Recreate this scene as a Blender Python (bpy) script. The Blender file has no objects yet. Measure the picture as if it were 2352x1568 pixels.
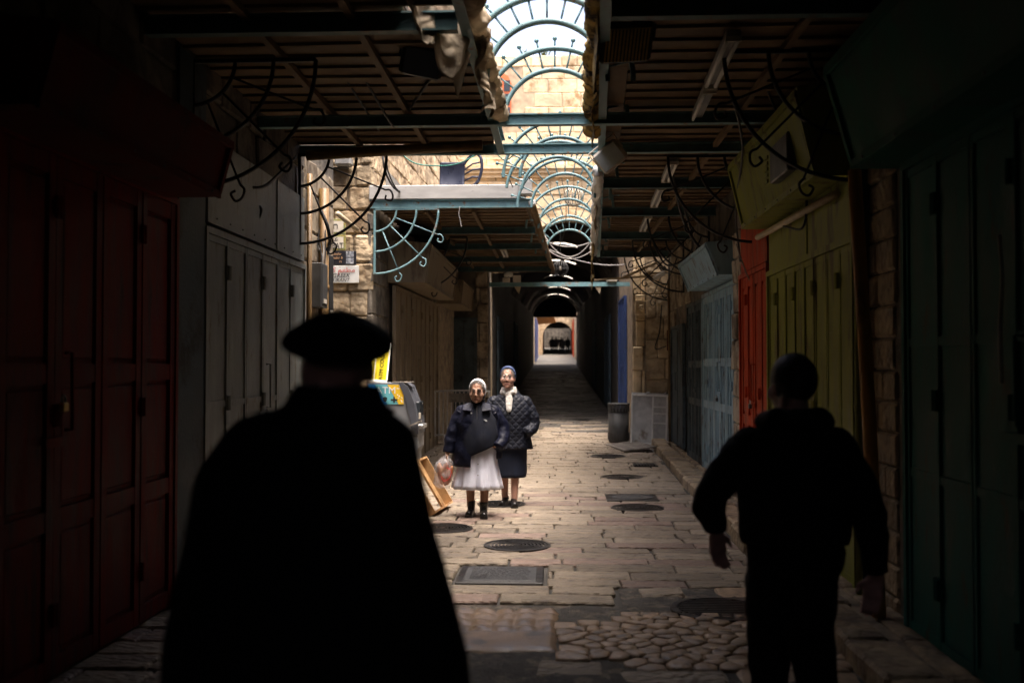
import bpy, bmesh, math, random
from mathutils import Vector, Matrix, noise
V = Vector; RAD = math.radians; PI = math.pi
rnd = random.Random(11)
sc = bpy.context.scene; col = sc.collection
U = rnd.uniform

# ------------------------------------------------------------------ camera, sky, sun, exposure
CZ = 1.70
cd = bpy.data.cameras.new('camera'); cam = bpy.data.objects.new('camera', cd); col.objects.link(cam)
cd.sensor_width = 36; cd.lens = 35; cd.clip_start = .05; cd.clip_end = 600
cam.location = (0, 0, CZ); cam.rotation_euler = (RAD(90 + 1.377), 0, RAD(2.48))
cd.dof.use_dof = True; cd.dof.focus_distance = 11.4; cd.dof.aperture_fstop = 1.5
sc.camera = cam
SUN_EL, SUN_AZ = RAD(77), RAD(130)          # azimuth measured clockwise from +Y
w = bpy.data.worlds.new('World'); sc.world = w; w.use_nodes = True
wn = w.node_tree.nodes; wl = w.node_tree.links
sky = wn.new('ShaderNodeTexSky'); sky.sky_type = 'NISHITA'; sky.sun_disc = False
sky.sun_elevation = SUN_EL; sky.sun_rotation = SUN_AZ; sky.dust_density = 9.0; sky.air_density = .5; sky.ozone_density = .3
bg = wn['Background']; bg.inputs['Strength'].default_value = 0.15
wl.new(sky.outputs[0], bg.inputs['Color'])
sl = bpy.data.lights.new('sun', 'SUN'); so = bpy.data.objects.new('sun', sl); col.objects.link(so)
sl.energy = .5; sl.angle = RAD(34); sl.color = (1, .92, .82)
sd = V((math.sin(SUN_AZ) * math.cos(SUN_EL), math.cos(SUN_AZ) * math.cos(SUN_EL), math.sin(SUN_EL)))
so.rotation_euler = sd.to_track_quat('Z', 'Y').to_euler(); so.location = (6, -6, 30)
vs = sc.view_settings; vs.view_transform = 'Standard'; vs.look = 'None'; vs.exposure = 2.55; vs.gamma = 1
sc.cycles.use_denoising = True; sc.cycles.max_bounces = 10; sc.cycles.diffuse_bounces = 6
sc.cycles.transparent_max_bounces = 12; sc.cycles.sample_clamp_indirect = 6; sc.cycles.caustics_reflective = False

# ------------------------------------------------------------------ helpers
FPX = 2352 * 35 / 36
CR = cam.rotation_euler.to_matrix()
def ray(u, v): return CR @ V(((u - 1176) / FPX, -(v - 784) / FPX, -1))
def spot(u, v, Y):                           # the point at depth Y that a survey of the photograph gives
    d = ray(u, v); return V((0, 0, CZ)) + d * (Y / d.y)
def ground_z(y):
    if y < 16: return 0.0
    if y < 21: return .10 * (y - 16) / 5
    if y < 70: return .10 + 1.5 * (y - 21) / 49
    return 1.6 + 1.6 * (y - 70) / 40

class MB:
    def __init__(s): s.v = []; s.f = []; s.M = Matrix()
    def add(s, vs, fs):
        b = len(s.v); s.v += [tuple(s.M @ V(p)) for p in vs]; s.f += [tuple(b + i for i in f) for f in fs]; return s
    def box(s, x0, x1, y0, y1, z0, z1, M=None):
        p = [V((x, y, z)) for z in (z0, z1) for y in (y0, y1) for x in (x0, x1)]
        if M: p = [M @ q for q in p]
        return s.add(p, [(0, 2, 3, 1), (4, 5, 7, 6), (0, 1, 5, 4), (2, 6, 7, 3), (0, 4, 6, 2), (1, 3, 7, 5)])
    def cbox(s, x0, x1, y0, y1, z0, z1, c=.01, jit=0, r=rnd):
        bm = bmesh.new(); bmesh.ops.create_cube(bm, size=1)
        c = min(c, .45 * min(x1 - x0, y1 - y0, z1 - z0))
        for q in bm.verts:
            q.co = V((x0 if q.co.x < 0 else x1, y0 if q.co.y < 0 else y1, z0 if q.co.z < 0 else z1))
            if jit: q.co += V((r.uniform(-jit, jit), r.uniform(-jit, jit), r.uniform(-jit, jit)))
        bmesh.ops.bevel(bm, geom=list(bm.edges), offset=c, segments=1, affect='EDGES', profile=.6)
        bm.verts.index_update()
        s.add([q.co.copy() for q in bm.verts], [[q.index for q in f.verts] for f in bm.faces]); bm.free(); return s
    def tube(s, pts, r, n=6, closed=False):
        pts = [V(p) for p in pts]; m = len(pts)
        rs = r if isinstance(r, (list, tuple)) else [r] * m
        vs = []; up = None
        for i, p in enumerate(pts):
            a = pts[i - 1] if (i or closed) else p; b = pts[(i + 1) % m] if (i < m - 1 or closed) else p
            t = (b - a).normalized() if (b - a).length > 1e-9 else V((0, 0, 1))
            if up is None: up = V((0, 0, 1)) if abs(t.z) < .9 else V((0, 1, 0))
            x = (up - t * up.dot(t))
            x = x.normalized() if x.length > 1e-6 else t.orthogonal().normalized()
            up = x; y = t.cross(x)
            for k in range(n):
                an = 2 * PI * k / n; vs.append(p + (x * math.cos(an) + y * math.sin(an)) * rs[i])
        fs = []
        for i in range(m if closed else m - 1):
            j = (i + 1) % m
            for k in range(n): fs.append((i * n + k, i * n + (k + 1) % n, j * n + (k + 1) % n, j * n + k))
        if not closed: fs += [tuple(range(n))[::-1], tuple((m - 1) * n + k for k in range(n))]
        return s.add(vs, fs)
    def bar(s, a, b, w, h, up=(0, 0, 1)):    # square bar from a to b
        a = V(a); b = V(b); t = (b - a).normalized(); up = V(up)
        x = t.cross(up)
        if x.length < 1e-4: x = t.cross(V((1, 0, 0)))
        x.normalize(); y = x.cross(t)
        M = Matrix(((x.x, t.x, y.x, a.x), (x.y, t.y, y.y, a.y), (x.z, t.z, y.z, a.z), (0, 0, 0, 1)))
        return s.box(-w / 2, w / 2, 0, (b - a).length, -h / 2, h / 2, M)
    def prism(s, poly, d, M=None):           # polygon in local XZ, thickness d along +Y
        n = len(poly); p = [V((x, 0, z)) for x, z in poly] + [V((x, d, z)) for x, z in poly]
        if M: p = [M @ q for q in p]
        return s.add(p, [tuple(range(n)), tuple(range(2 * n - 1, n - 1, -1))] + [(i, i + n, (i + 1) % n + n, (i + 1) % n) for i in range(n)])
    def lathe(s, prof, n=24, o=(0, 0, 0), sx=1, sy=1):
        o = V(o); vs = []; fs = []; m = len(prof)
        for r, z in prof:
            for k in range(n):
                a = 2 * PI * k / n; vs.append(o + V((r * sx * math.cos(a), r * sy * math.sin(a), z)))
        for i in range(m - 1):
            for k in range(n): fs.append((i * n + k, i * n + (k + 1) % n, (i + 1) * n + (k + 1) % n, (i + 1) * n + k))
        fs += [tuple(range(n))[::-1], tuple((m - 1) * n + k for k in range(n))]
        return s.add(vs, fs)
    def ball(s, c, r, n=12, m=8, M=None):
        c = V(c); r = (r, r, r) if not hasattr(r, '__len__') else r
        vs = []; fs = []
        for i in range(m + 1):
            ph = PI * i / m
            for k in range(n):
                a = 2 * PI * k / n; q = V((r[0] * math.sin(ph) * math.cos(a), r[1] * math.sin(ph) * math.sin(a), r[2] * math.cos(ph)))
                vs.append(c + (M @ q if M else q))
        for i in range(m):
            for k in range(n): fs.append((i * n + k, (i + 1) * n + k, (i + 1) * n + (k + 1) % n, i * n + (k + 1) % n))
        return s.add(vs, fs)
    def loft(s, rings, n=20):                # rings: (cx, cy, z, rx, ry)  horizontal ellipses
        vs = []; fs = []; m = len(rings)
        for cx, cy, z, rx, ry in rings:
            for k in range(n):
                a = 2 * PI * k / n; vs.append(V((cx + rx * math.cos(a), cy + ry * math.sin(a), z)))
        for i in range(m - 1):
            for k in range(n): fs.append((i * n + k, i * n + (k + 1) % n, (i + 1) * n + (k + 1) % n, (i + 1) * n + k))
        fs += [tuple(range(n))[::-1], tuple((m - 1) * n + k for k in range(n))]
        return s.add(vs, fs)
    def limb(s, pts, rs, n=12):
        s.tube(pts, rs, n)
        for p, r in zip(pts, rs): s.ball(p, r, n, 8)
        return s
    def mesh(s, name='m'):
        me = bpy.data.meshes.new(name); me.from_pydata(s.v, [], s.f); me.validate(); me.update(); return me
    def build(s, name, m, parent=None, smooth=False):
        return obj(name, s.mesh(name), m, parent, smooth)

def obj(name, me, m, parent=None, smooth=False):
    o = bpy.data.objects.new(name, me); col.objects.link(o)
    if m is not None and not me.materials: me.materials.append(m)
    if smooth:
        for p in me.polygons: p.use_smooth = True
    if parent: o.parent = parent
    return o
def recalc(me):
    bm = bmesh.new(); bm.from_mesh(me); bmesh.ops.recalc_face_normals(bm, faces=bm.faces); bm.to_mesh(me); bm.free(); return me
def tag(o, label, cat, group=None):
    o['label'] = label; o['category'] = cat
    if group: o['group'] = group
    return o
def thing(name, label, cat, loc=(0, 0, 0), rz=0, group=None):
    o = bpy.data.objects.new(name, None); col.objects.link(o); o.location = loc; o.rotation_euler = (0, 0, rz)
    o.empty_display_size = .2
    return tag(o, label, cat, group)
def struct(o): o['kind'] = 'structure'; return o
def stuff(o): o['kind'] = 'stuff'; return o
def dup(o, parent=None):
    c = o.copy(); col.objects.link(c); c.parent = parent
    for ch in [x for x in bpy.data.objects if x.parent == o]: dup(ch, c)
    return c
def curve(pts, n=10):                        # Catmull-Rom
    P = [V(p) for p in pts]; P = [P[0] * 2 - P[1]] + P + [P[-1] * 2 - P[-2]]; out = []
    for i in range(1, len(P) - 2):
        a, b, c, d = P[i - 1:i + 3]
        for k in range(n):
            t = k / n; out.append(.5 * (2 * b + (c - a) * t + (2 * a - 5 * b + 4 * c - d) * t * t + (3 * b - a - 3 * c + d) * t ** 3))
    return out + [P[-2]]
def sag(a, b, s, n=12):
    a = V(a); b = V(b); return [a.lerp(b, k / n) - V((0, 0, s * 4 * (k / n) * (1 - k / n))) for k in range(n + 1)]

# ------------------------------------------------------------------ materials
def mat(name, c, rough=.7, var=.3, scale=5, bump=.25, bscale=35, metal=0, c2=None, amt=.4, c2s=2.5, obv=.0, spec=.4, emit=0, stretch=(1, 1, 1), alpha=1, trans=0, bdist=.01, vor=0, lucent=0):
    m = bpy.data.materials.new(name); m.use_nodes = True; N = m.node_tree.nodes; L = m.node_tree.links
    b = N['Principled BSDF']; b.inputs['Roughness'].default_value = rough; b.inputs['Metallic'].default_value = metal
    b.inputs['Specular IOR Level'].default_value = spec
    g = N.new('ShaderNodeNewGeometry'); mp = N.new('ShaderNodeMapping'); L.new(g.outputs['Position'], mp.inputs['Vector'])
    mp.inputs['Scale'].default_value = stretch
    n1 = N.new('ShaderNodeTexNoise'); n1.inputs['Scale'].default_value = scale; n1.inputs['Detail'].default_value = 6; L.new(mp.outputs[0], n1.inputs['Vector'])
    mr = N.new('ShaderNodeMapRange'); L.new(n1.outputs[0], mr.inputs[0]); mr.inputs[1].default_value = .3; mr.inputs[2].default_value = .7
    mr.inputs[3].default_value = 1 - var; mr.inputs[4].default_value = 1 + var
    base = N.new('ShaderNodeMix'); base.data_type = 'RGBA'; base.inputs[6].default_value = (*c, 1); base.inputs[7].default_value = (*(c2 or c), 1)
    if c2:
        n2 = N.new('ShaderNodeTexNoise'); n2.inputs['Scale'].default_value = c2s; n2.inputs['Detail'].default_value = 8; n2.inputs['Roughness'].default_value = .65; L.new(mp.outputs[0], n2.inputs['Vector'])
        r2 = N.new('ShaderNodeMapRange'); L.new(n2.outputs[0], r2.inputs[0]); r2.inputs[1].default_value = .72 - amt * .5; r2.inputs[2].default_value = .80 - amt * .42; L.new(r2.outputs[0], base.inputs[0])
    else: base.inputs[0].default_value = 0
    val = mr.outputs[0]
    if obv:
        oi = N.new('ShaderNodeObjectInfo'); mo = N.new('ShaderNodeMapRange'); L.new(oi.outputs['Random'], mo.inputs[0]); mo.inputs[3].default_value = 1 - obv; mo.inputs[4].default_value = 1 + obv
        mm = N.new('ShaderNodeMath'); mm.operation = 'MULTIPLY'; L.new(val, mm.inputs[0]); L.new(mo.outputs[0], mm.inputs[1]); val = mm.outputs[0]
    sc_ = N.new('ShaderNodeVectorMath'); sc_.operation = 'SCALE'; L.new(base.outputs[2], sc_.inputs[0]); L.new(val, sc_.inputs['Scale'])
    L.new(sc_.outputs[0], b.inputs['Base Color'])
    if bump:
        nb = N.new('ShaderNodeTexNoise'); nb.inputs['Scale'].default_value = bscale; nb.inputs['Detail'].default_value = 5; L.new(mp.outputs[0], nb.inputs['Vector'])
        h = nb.outputs[0]
        if vor:
            vo = N.new('ShaderNodeTexVoronoi'); vo.inputs['Scale'].default_value = vor; L.new(mp.outputs[0], vo.inputs['Vector'])
            ad = N.new('ShaderNodeMath'); ad.operation = 'MULTIPLY_ADD'; L.new(vo.outputs[0], ad.inputs[0]); ad.inputs[1].default_value = -.9; L.new(h, ad.inputs[2]); h = ad.outputs[0]
        bp = N.new('ShaderNodeBump'); bp.inputs['Strength'].default_value = bump; bp.inputs['Distance'].default_value = bdist; L.new(h, bp.inputs['Height']); L.new(bp.outputs[0], b.inputs['Normal'])
        rr = N.new('ShaderNodeMapRange'); L.new(n1.outputs[0], rr.inputs[0]); rr.inputs[1].default_value = .3; rr.inputs[2].default_value = .7; rr.inputs[3].default_value = max(.05, rough - .15); rr.inputs[4].default_value = min(1, rough + .12); L.new(rr.outputs[0], b.inputs['Roughness'])
    if emit: b.inputs['Emission Color'].default_value = (*c, 1); b.inputs['Emission Strength'].default_value = emit
    if alpha < 1: b.inputs['Alpha'].default_value = alpha
    if lucent:
        tl = N.new('ShaderNodeBsdfTranslucent'); L.new(sc_.outputs[0], tl.inputs['Color']); mx = N.new('ShaderNodeMixShader'); mx.inputs[0].default_value = lucent; L.new(b.outputs[0], mx.inputs[1]); L.new(tl.outputs[0], mx.inputs[2]); L.new(mx.outputs[0], N['Material Output'].inputs['Surface'])
    if trans: b.inputs['Transmission Weight'].default_value = trans
    return m
M = {}
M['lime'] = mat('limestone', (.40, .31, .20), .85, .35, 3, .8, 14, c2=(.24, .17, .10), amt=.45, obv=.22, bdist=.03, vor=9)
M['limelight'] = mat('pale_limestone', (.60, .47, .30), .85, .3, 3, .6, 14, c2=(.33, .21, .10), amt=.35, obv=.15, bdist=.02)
M['mortar'] = mat('mortar', (.25, .20, .14), .95, .4, 6, .6, 40, c2=(.12, .09, .07), amt=.4)
M['palemortar'] = mat('pale_mortar', (.42, .33, .22), .95, .3, 6, .5, 40)
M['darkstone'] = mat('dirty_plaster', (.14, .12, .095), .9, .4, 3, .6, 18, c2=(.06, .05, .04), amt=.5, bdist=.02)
M['shadedstone'] = mat('shade_darkened_stone', (.05, .042, .034), .9, .4, 3, .6, 18, c2=(.025, .021, .018), amt=.5, bdist=.02)  # passage shade put into the stone colour of its walls and vault
M['pavedark'] = mat('shade_darkened_paving', (.08, .07, .058), .5, .35, 5, .8, 26, c2=(.06, .052, .045), amt=.45, c2s=3, bdist=.02)  # darker copy of the paving, with the passage shade in its colour
M['dimpane'] = mat('light_dimming_pane', (.88, .84, .76), .8, .15, 3, 0, lucent=.88)  # for panes added over the roof slots to dim the skylight
M['plaster'] = mat('stained_plaster', (.30, .25, .18), .9, .35, 2, .5, 14, c2=(.12, .09, .06), amt=.55, c2s=3, bdist=.02)
M['pave'] = mat('paving_stone', (.255, .207, .152), .55, .3, 9, .9, 30, c2=(.13, .105, .085), amt=.36, c2s=8, obv=.26, bdist=.03, vor=26, stretch=(.6, 1.3, 1))
M['pavepink'] = mat('pinkish_paving_stone', (.245, .175, .14), .55, .3, 9, .8, 30, c2=(.15, .11, .09), amt=.35, c2s=8, obv=.2, bdist=.03, vor=26, stretch=(.6, 1.3, 1))
M['worn'] = mat('worn_polished_stone', (.24, .16, .10), .42, .25, 6, .35, 45, c2=(.10, .08, .065), amt=.35, c2s=5, obv=.1, spec=.5)
M['cobble'] = mat('cobblestone', (.29, .205, .135), .45, .3, 14, .5, 40, c2=(.12, .095, .075), amt=.35, c2s=9, obv=.3, spec=.5)
M['joint'] = mat('street_bedding', (.075, .07, .062), .9, .35, 5, .8, 50, c2=(.12, .11, .10), amt=.3, bdist=.01)
M['asphalt'] = mat('asphalt_patch', (.075, .07, .062), .85, .45, 11, 1, 45, c2=(.17, .14, .11), amt=.45, c2s=6, bdist=.03)
M['kerb'] = mat('kerb_stone', (.29, .22, .14), .75, .35, 7, .9, 22, c2=(.14, .10, .07), amt=.4, obv=.2, bdist=.02, vor=16)
M['iron'] = mat('cast_iron', (.045, .043, .042), .42, .3, 10, .3, 60, metal=.7, c2=(.08, .055, .04), amt=.3)
M['black'] = mat('black_iron', (.018, .018, .018), .5, .3, 10, .2, 60, c2=(.05, .03, .02), amt=.2)
M['cable'] = mat('black_cable', (.015, .015, .016), .55, .2, 10, 0)
M['greycable'] = mat('grey_cable', (.25, .24, .23), .6, .2, 10, 0)
M['greencable'] = mat('green_cable', (.02, .16, .12), .5, .2, 10, 0)
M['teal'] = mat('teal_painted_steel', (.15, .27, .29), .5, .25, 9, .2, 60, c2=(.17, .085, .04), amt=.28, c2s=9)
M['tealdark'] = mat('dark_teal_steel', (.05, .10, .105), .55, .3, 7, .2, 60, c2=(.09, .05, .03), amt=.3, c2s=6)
M['sheet'] = mat('brown_roof_sheet', (.145, .10, .06), .6, .3, 3, .2, 30, c2=(.12, .075, .04), amt=.35, obv=.12, spec=0.12)
M['deck'] = mat('roof_deck', (.12, .10, .08), .9, .3, 3, .2, 30)
M['red'] = mat('dark_red_paint', (.13, .006, .004), .65, .35, 4, .35, 50, c2=(.06, .012, .01), amt=.35, stretch=(3, 3, .5), obv=.1, spec=0.12)
M['redhood'] = mat('red_sheet_metal', (.07, .006, .003), .8, .3, 3, .2, 40, c2=(.03, .012, .01), amt=.35, spec=0.12)
M['greygreen'] = mat('grey_green_paint', (.21, .225, .21), .55, .3, 4, .35, 30, c2=(.11, .065, .04), amt=.30, c2s=5, stretch=(2, 2, .6), obv=.08)
M['greyblue'] = mat('slate_paint', (.06, .08, .09), .6, .3, 4, .3, 40, c2=(.03, .03, .03), amt=.4, spec=0.12)
M['orange'] = mat('orange_red_paint', (.38, .042, .012), .5, .3, 5, .4, 50, c2=(.16, .035, .02), amt=.42, stretch=(3, 3, .5), obv=.08, spec=0.12)
M['olive'] = mat('olive_green_paint', (.21, .225, .05), .5, .25, 4, .25, 50, c2=(.11, .09, .035), amt=.38, stretch=(2, 2, .5), obv=.08, spec=0.12)
M['blue'] = mat('pale_blue_paint', (.21, .32, .375), .5, .25, 4, .3, 50, c2=(.10, .09, .08), amt=.38, c2s=5, stretch=(2, 2, .6), obv=.08)
M['deepblue'] = mat('deep_blue_paint', (.025, .05, .15), .55, .3, 4, .25, 50, c2=(.02, .03, .06), amt=.3)
M['green'] = mat('dark_green_paint', (.012, .085, .07), .65, .3, 3, .3, 30, c2=(.05, .045, .03), amt=.3, c2s=4, stretch=(2, 2, .6), obv=.08, spec=0.12)
M['greenhood'] = mat('green_sheet_metal', (.008, .075, .05), .7, .3, 3, .2, 30, c2=(.02, .05, .04), amt=.35, spec=0.12)
M['brown'] = mat('beige_brown_paint', (.19, .145, .09), .6, .25, 4, .3, 50, c2=(.09, .06, .035), amt=.35, stretch=(2, 2, .6), obv=.08)
M['wood'] = mat('raw_wood', (.40, .23, .10), .65, .3, 6, .3, 40, c2=(.27, .13, .05), amt=.4, stretch=(2, 2, 2))
M['oldwood'] = mat('weathered_board', (.19, .17, .145), .8, .3, 8, .5, 40, c2=(.10, .085, .07), amt=.4, obv=.15)
M['pipe'] = mat('ochre_pipe', (.16, .095, .034), .5, .3, 5, .2, 40, c2=(.14, .08, .03), amt=.4, stretch=(3, 3, 1))
M['orangepole'] = mat('orange_rusty_pole', (.42, .20, .035), .55, .3, 6, .2, 40, c2=(.12, .06, .02), amt=.35, stretch=(2, 2, .5))
M['paintpipe'] = mat('cream_pipe', (.45, .36, .24), .5, .25, 5, .15, 40, c2=(.25, .17, .09), amt=.3)
M['grey'] = mat('grey_metal', (.25, .25, .245), .5, .25, 6, .2, 50, c2=(.15, .12, .09), amt=.25)
M['ribgrey'] = mat('light_grey_metal', (.42, .42, .41), .45, .2, 8, .15, 50, c2=(.22, .18, .14), amt=.25)
M['darkgrey'] = mat('dark_grey_metal', (.06, .06, .06), .5, .3, 6, .2, 50)
M['white'] = mat('white_paint', (.66, .66, .63), .5, .12, 6, .12, 40, c2=(.33, .27, .20), amt=.22, c2s=6)
M['panelwhite'] = mat('chipped_white_panel', (.40, .39, .37), .5, .15, 6, .12, 40, c2=(.16, .15, .15), amt=.2, c2s=9, stretch=(.5, 1, 2))
M['cream'] = mat('cream_plastic', (.55, .50, .42), .5, .15, 6, 0)
M['brass'] = mat('brass', (.62, .40, .12), .35, .2, 20, 0, metal=.9)
M['steel'] = mat('dull_steel', (.40, .39, .38), .4, .2, 20, .1, 60, metal=.8)
M['tarp'] = mat('dirty_cream_tarp', (.56, .47, .35), .8, .35, 5, .6, 20, c2=(.17, .12, .08), amt=.42, bdist=.02, lucent=.35)
M['burnttarp'] = mat('sooty_yellow_tarp', (.42, .30, .10), .7, .4, 5, .6, 20, c2=(.03, .022, .014), amt=.55, c2s=6, bdist=.02, lucent=.3)
M['navyplastic'] = mat('navy_plastic', (.03, .035, .06), .35, .15, 8, .1, 60)
M['lampglass'] = mat('pale_lamp_glass', (.45, .46, .42), .2, .1, 5, 0)
M['glass'] = mat('lamp_glass', (.30, .32, .32), .15, .1, 5, 0)
M['atm'] = mat('grey_plastic', (.19, .20, .215), .45, .12, 8, .15, 90)
M['atmdark'] = mat('dark_plastic', (.075, .08, .095), .4, .12, 8, .1, 90)
M['sblue'] = mat('sticker_blue', (.02, .19, .50), .4, .05, 5, 0)
M['scyan'] = mat('sticker_cyan', (.15, .48, .55), .4, .05, 5, 0)
M['syellow'] = mat('sticker_yellow', (.78, .50, .03), .4, .05, 5, 0)
M['swhite'] = mat('sticker_white', (.8, .8, .8), .4, .05, 5, 0)
M['ink'] = mat('black_ink', (.02, .02, .022), .6, .05, 5, 0)
M['redink'] = mat('faded_red_ink', (.55, .10, .09), .6, .2, 15, 0)
M['tanink'] = mat('tan_ink', (.55, .33, .18), .6, .05, 5, 0)
M['tile'] = mat('ceramic_tile', (.62, .57, .48), .35, .12, 12, .1, 30, c2=(.45, .36, .25), amt=.25)
M['tileborder'] = mat('ceramic_border', (.24, .27, .13), .4, .3, 60, .1, 60, c2=(.40, .28, .06), amt=.5, c2s=50)
M['signdark'] = mat('dark_sign_board', (.022, .022, .028), .35, .1, 8, 0)
M['photo'] = mat('photo_print', (.20, .21, .24), .4, .5, 45, 0, c2=(.45, .47, .5), amt=.5, c2s=30)
M['signlit'] = mat('lit_yellow_sign', (.85, .68, .03), .4, .05, 5, 0, emit=.025)
M['signedge'] = mat('lit_white_edge', (1, .96, .85), .4, .05, 5, 0, emit=.09)
M['orangecloth'] = mat('orange_cloth', (.55, .22, .04), .7, .2, 6, 0)
M['windoworange'] = mat('orange_shutter', (.55, .13, .04), .6, .2, 6, .1, 40)
M['pane'] = mat('window_pane', (.03, .035, .04), .1, .1, 5, 0)

# ------------------------------------------------------------------ street
XL, XR = -2.75, 2.20
def kerb_x(y): return 1.68 + max(0, min(.24, (y - 6) * .02))
mb = MB(); ys = [-26, 0, 16, 21, 30, 45, 60, 70, 85, 100, 112, 135]
mb.add([V((x, y, ground_z(y) - .03)) for y in ys for x in (-14, 4.5)], [(2 * i, 2 * i + 1, 2 * i + 3, 2 * i + 2) for i in range(len(ys) - 1)])
street = struct(mb.build('street', M['joint']))
EXC = [(-.87, 1.70, 5.36, 7.12), (.47, 1.70, 7.12, 7.72), (-.80, -.08, 7.79, 8.45)]
def clip_rows(x0, x1, y0, y1):
    segs = [(x0, x1)]
    for a, b, c, d in EXC:
        if y1 > c + .04 and y0 < d - .04:
            out = []
            for s, e in segs:
                if e <= a or s >= b: out.append((s, e)); continue
                if a - s > .06: out.append((s, a - .012))
                if e - b > .06: out.append((b + .012, e))
            segs = out
    return segs
far = MB(); near = MB(); deep = MB(); y = 2.0; n_st = 0
while y < 62:
    d = U(.23, .34) if y < 34 else U(.5, .7); x = -2.74 - (U(0, .5) if y < 12 or y > 14.3 else 5); g = ground_z(y)
    xe = kerb_x(y) - .02 if y < 20.6 else 1.58
    x = max(x, -2.74) if not 12.3 < y < 14.1 else x
    if y > 24: x = -1.58
    off = U(-.6, 0); x += off
    while x < xe:
        L = U(.36, .98); a, b = max(x, -7.5), min(x + L, xe)
        if x + L < (-2.74 if not 12.3 < y < 14.1 else -7.4) or b - a < .08: x += L; continue
        if not 12.3 < y < 14.1: a = max(a, -2.74)
        if y > 24: a = max(a, -1.58)
        if b - a < .08: x += L; continue
        for s, e in clip_rows(a, b, y, y + d):
            h = U(-.007, .005)
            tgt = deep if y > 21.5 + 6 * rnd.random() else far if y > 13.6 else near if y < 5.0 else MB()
            gp = U(.004, .013); gq = U(.003, .012)
            if e - s < gp * 2 + .02: continue
            tgt.cbox(s + gp, e - gp, y + gq, y + d - gq, g - .06, g + h, .010, .006)
            if tgt not in (far, near, deep):
                tgt.build('paving_stone', M['pavepink'] if rnd.random() < .14 else M['pave'], street); n_st += 1
        x += L
    y += d
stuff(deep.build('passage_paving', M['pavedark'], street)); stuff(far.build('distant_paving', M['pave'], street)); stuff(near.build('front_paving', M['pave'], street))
def rough_sheet(name, x0, x1, y0, y1, z, m, amp=.008, fr=5, nx=24, ny=18):
    b = MB(); vs = []
    for j in range(ny + 1):
        for i in range(nx + 1):
            x = x0 + (x1 - x0) * i / nx; yy = y0 + (y1 - y0) * j / ny
            vs.append(V((x, yy, z + amp * noise.noise(V((x * fr, yy * fr, 3))) + amp * .5 * noise.noise(V((x * fr * 3, yy * fr * 3, 7))))))
    b.add(vs, [(j * (nx + 1) + i, j * (nx + 1) + i + 1, (j + 1) * (nx + 1) + i + 1, (j + 1) * (nx + 1) + i) for j in range(ny) for i in range(nx)])
    return b.build(name, m, street, True)
rough_sheet('asphalt_patch', -.87, 1.69, 5.36, 7.11, -.002, M['asphalt'], .007, 5, 50, 36)
rough_sheet('concrete_patch', .48, 1.69, 7.125, 7.715, -.008, M['asphalt'], .010, 6, 30, 18)
# worn slab with pillow-like bumps
b = MB(); nx, ny = 54, 54; vs = []
X0, X1, Y0, Y1 = -.86, .03, 5.93, 6.98
for j in range(ny + 1):
    for i in range(nx + 1):
        s, t = i / nx, j / ny; x = X0 + (X1 - X0) * s; yy = Y0 + (Y1 - Y0) * t
        ed = min(min(s, 1 - s) * (X1 - X0), min(t, 1 - t) * (Y1 - Y0))
        if t > .9 and s > .6: ed -= .04 * (s - .6)
        h = .045 * min(1, max(0, ed) / .06) ** .5 - .025
        if t > .40:
            q = math.sin(PI * (s * 6 + .3 * noise.noise(V((x * 4, yy * 4, 0))))) * math.sin(PI * ((t - .40) / .6 * 4 + .2 * noise.noise(V((x * 5, yy * 5, 9)))))
            h += .024 * abs(q) ** .7 - .012
        h += .007 * noise.noise(V((x * 6, yy * 6, 2)))
        if ed < .001: h = -.04
        vs.append(V((x + .03 * noise.noise(V((yy * 3, 0, 1))) * s, yy + .03 * noise.noise(V((x * 4, 5, 1))), h)))
b.add(vs, [(j * (nx + 1) + i, j * (nx + 1) + i + 1, (j + 1) * (nx + 1) + i + 1, (j + 1) * (nx + 1) + i) for j in range(ny) for i in range(nx)])
slab = b.build('worn_slab', M['worn'], street, True); slab['label'] = 'large polished slab worn into pillow-like bumps'
# cobbles: shrunken Voronoi cells
def clip(poly, mid, nrm):
    out = []
    for i in range(len(poly)):
        a, c = poly[i], poly[(i + 1) % len(poly)]; da, dc = (a - mid).dot(nrm), (c - mid).dot(nrm)
        if da <= 0: out.append(a)
        if (da < 0 < dc) or (dc < 0 < da): out.append(a + (c - a) * (da / (da - dc)))
    return out
seeds = []
j = 0; yy = 5.70
while yy < 6.82:
    x = .10 + (j % 2) * .06
    while x < 1.64:
        if yy > 5.86 or x > .45:
            if not (x < .40 and yy > 6.62): seeds.append(V((x + U(-.04, .04), yy + U(-.03, .03))))
        x += U(.10, .17)
    yy += .085; j += 1
for i, p in enumerate(seeds):
    poly = [p + V((dx, dy)) for dx, dy in ((-.11, -.09), (.11, -.09), (.11, .09), (-.11, .09))]
    for k, q in enumerate(seeds):
        if k != i and (q - p).length < .3: poly = clip(poly, (p + q) / 2, (q - p).normalized())
        if len(poly) < 3: break
    if len(poly) < 3: continue
    c = sum(poly, V((0, 0))) / len(poly); hh = U(.010, .026); b = MB(); n = len(poly); rings = []
    for sh, z in ((.93, -.03), (.90, hh * .55), (.72, hh * .9), (.35, hh)):
        rings += [V((c.x + (q.x - c.x) * sh, c.y + (q.y - c.y) * sh, z)) for q in poly]
    b.add(rings, [(r * n + k, r * n + (k + 1) % n, (r + 1) * n + (k + 1) % n, (r + 1) * n + k) for r in range(3) for k in range(n)] + [tuple(3 * n + k for k in range(n))])
    b.build('cobble', M['cobble'], street, True)
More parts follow.
